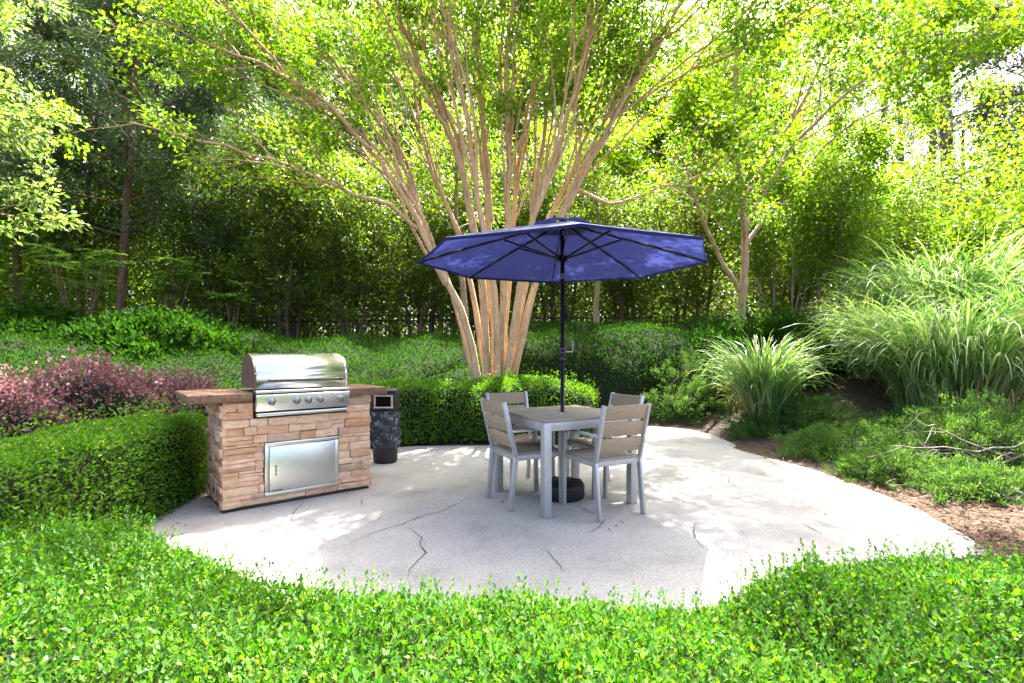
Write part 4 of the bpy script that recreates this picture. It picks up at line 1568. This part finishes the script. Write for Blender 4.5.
# ------------------------------------------------------------------ plants with feather leaves at the left
def feather_shrub(label, px, py, d, n, L, seed, height):
    rng = np.random.default_rng(seed)
    p = at(px, py, d)
    zb = float(ground_z(p[0], p[1]))
    o = thing('feather_leaf_shrub', label, 'shrub', (p[0], p[1], zb), 0, 'shrubs with feather shaped leaves')
    top = p[2] - zb
    gs, g = Geo(), Geo()
    for k in range(n):
        a = k * 2.4
        b = np.array((rng.normal(0, .12), rng.normal(0, .12), 0))
        c = np.array((math.cos(a), math.sin(a), 0)) * rng.uniform(.1, .45) * height + np.array((0, 0, top * rng.uniform(.62, 1.05)))
        pts = np.array([b, b * .5 + c * .5 + np.array((0, 0, .1)), c])
        gs.tube(pts, [.018, .013, .008], 5, cap=False)
        for j in range(9):
            aa = j * .7 + rng.uniform(0, .5)
            dv = nrm(np.array((math.cos(aa), math.sin(aa), rng.uniform(.0, .6))))
            Lf = L * rng.uniform(.7, 1.1)
            t_ = np.linspace(0, 1, 8)
            rach = c + dv * Lf * t_[:, None] - np.array((0, 0, 1)) * (.28 * Lf * t_ ** 2)[:, None]
            sd = nrm(np.cross(dv, (0, 0, 1)))
            q = rach[1:]
            for s in (-1, 1):
                m = len(q)
                g.leaves(q, np.repeat((sd * s * .9 + dv * .55 - np.array((0, 0, .15)))[None], m, 0), np.repeat(np.array(((0, 0, 1.),)), m, 0) + rng.normal(0, .2, (m, 3)), Lf * .34, Lf * .12, fold=.1)
    gs.build('stems', M['bark_dark'], o)
    g.build('foliage', M['lf_maho'], o)


feather_shrub('bright feather leaved shrub reaching across the pine trunks at the left', 80, 250, 11.0, 9, .40, 601, 1.6)
feather_shrub('feather leaved shrub standing by the thickest pine trunk', 170, 262, 12.0, 9, .42, 602, 1.3)
feather_shrub('dark feather leaved shrub behind the bank right of the pines', 232, 285, 12.4, 9, .36, 603, .9)
mound('leafy_shrub', 'wide dark green shrub mound on the bank behind the purple shrubs', 'shrub', 100, 340, 0, 2.0, 1.2, .85, 'lf_bank', 5200, .12, .36, 521, None, 4, pos=(-7.4, 10.4, 0))
mound('leafy_shrub', 'dark green shrub mound at the left edge of the bank', 'shrub', 100, 340, 0, 1.8, 1.2, .9, 'lf_bank', 4600, .12, .36, 522, None, 4, pos=(-10.2, 10.0, 0))

# ------------------------------------------------------------------ straw and fallen leaves on the mulch
rng = np.random.default_rng(701)
N = 52000
x = np.concatenate((rng.uniform(1.5, 8, N // 2), rng.uniform(2.8, 5.6, N // 2)))
y = np.concatenate((rng.uniform(2.4, 11, N // 2), rng.uniform(2.4, 5.2, N // 2)))
sd = -poly_sd(x, y, PATIO)
ok = (sd > -.02) & (rng.random(N) < np.where(sd < 1.8, 1, .45))
edge = (sd > -.10) & (sd <= -.02) & (rng.random(N) < .12)
ok |= edge
x, y = x[ok], y[ok]
z = np.maximum(ground_z(x, y), np.where(sd[ok] <= .03, .001, -1)) + rng.uniform(.004, .022, len(x))
m = len(x)
d = rng.normal(0, 1, (m, 3))
d[:, 2] *= .12
g = Geo()
ls = rng.uniform(.05, .16, m)
g.leaves(np.stack((x, y, z), 1), d, np.repeat(np.array(((0, 0, 1.),)), m, 0) + rng.normal(0, .3, (m, 3)), ls, rng.uniform(.003, .008, m))
k = rng.random(m) < .12
g.leaves(np.stack((x, y, z + .006), 1)[k], rng.normal(0, 1, (k.sum(), 3)) * np.array((1, 1, .2)), rng.normal(0, .3, (k.sum(), 3)) + np.array((0, 0, 1)), rng.uniform(.03, .07, k.sum()), rng.uniform(.015, .035, k.sum()), fold=.2)
tag(g.build('pine_straw', M['straw']), 'loose brown pine straw and fallen leaves on the mulch', 'pine straw', kind='stuff')

rng = np.random.default_rng(703)
N = 900
x, y = rng.uniform(-2.9, 3.4, N), rng.uniform(2.1, 8.8, N)
sd = poly_sd(x, y, PATIO)
ok = (sd > .03) & (rng.random(N) < np.where(sd < .35, .45, .05))
x, y = x[ok], y[ok]
m = len(x)
d = rng.normal(0, 1, (m, 3))
d[:, 2] = rng.uniform(0, .25, m)
g = Geo()
ls = rng.uniform(.018, .045, m)
g.leaves(np.stack((x, y, np.full(m, .006)), 1), d, np.repeat(np.array(((0, 0, 1.),)), m, 0) + rng.normal(0, .25, (m, 3)), ls, ls * .45, fold=.15)
tag(g.build('fallen_leaves', M['straw']), 'small brown fallen leaves scattered along the patio edges', 'fallen leaves', kind='stuff')
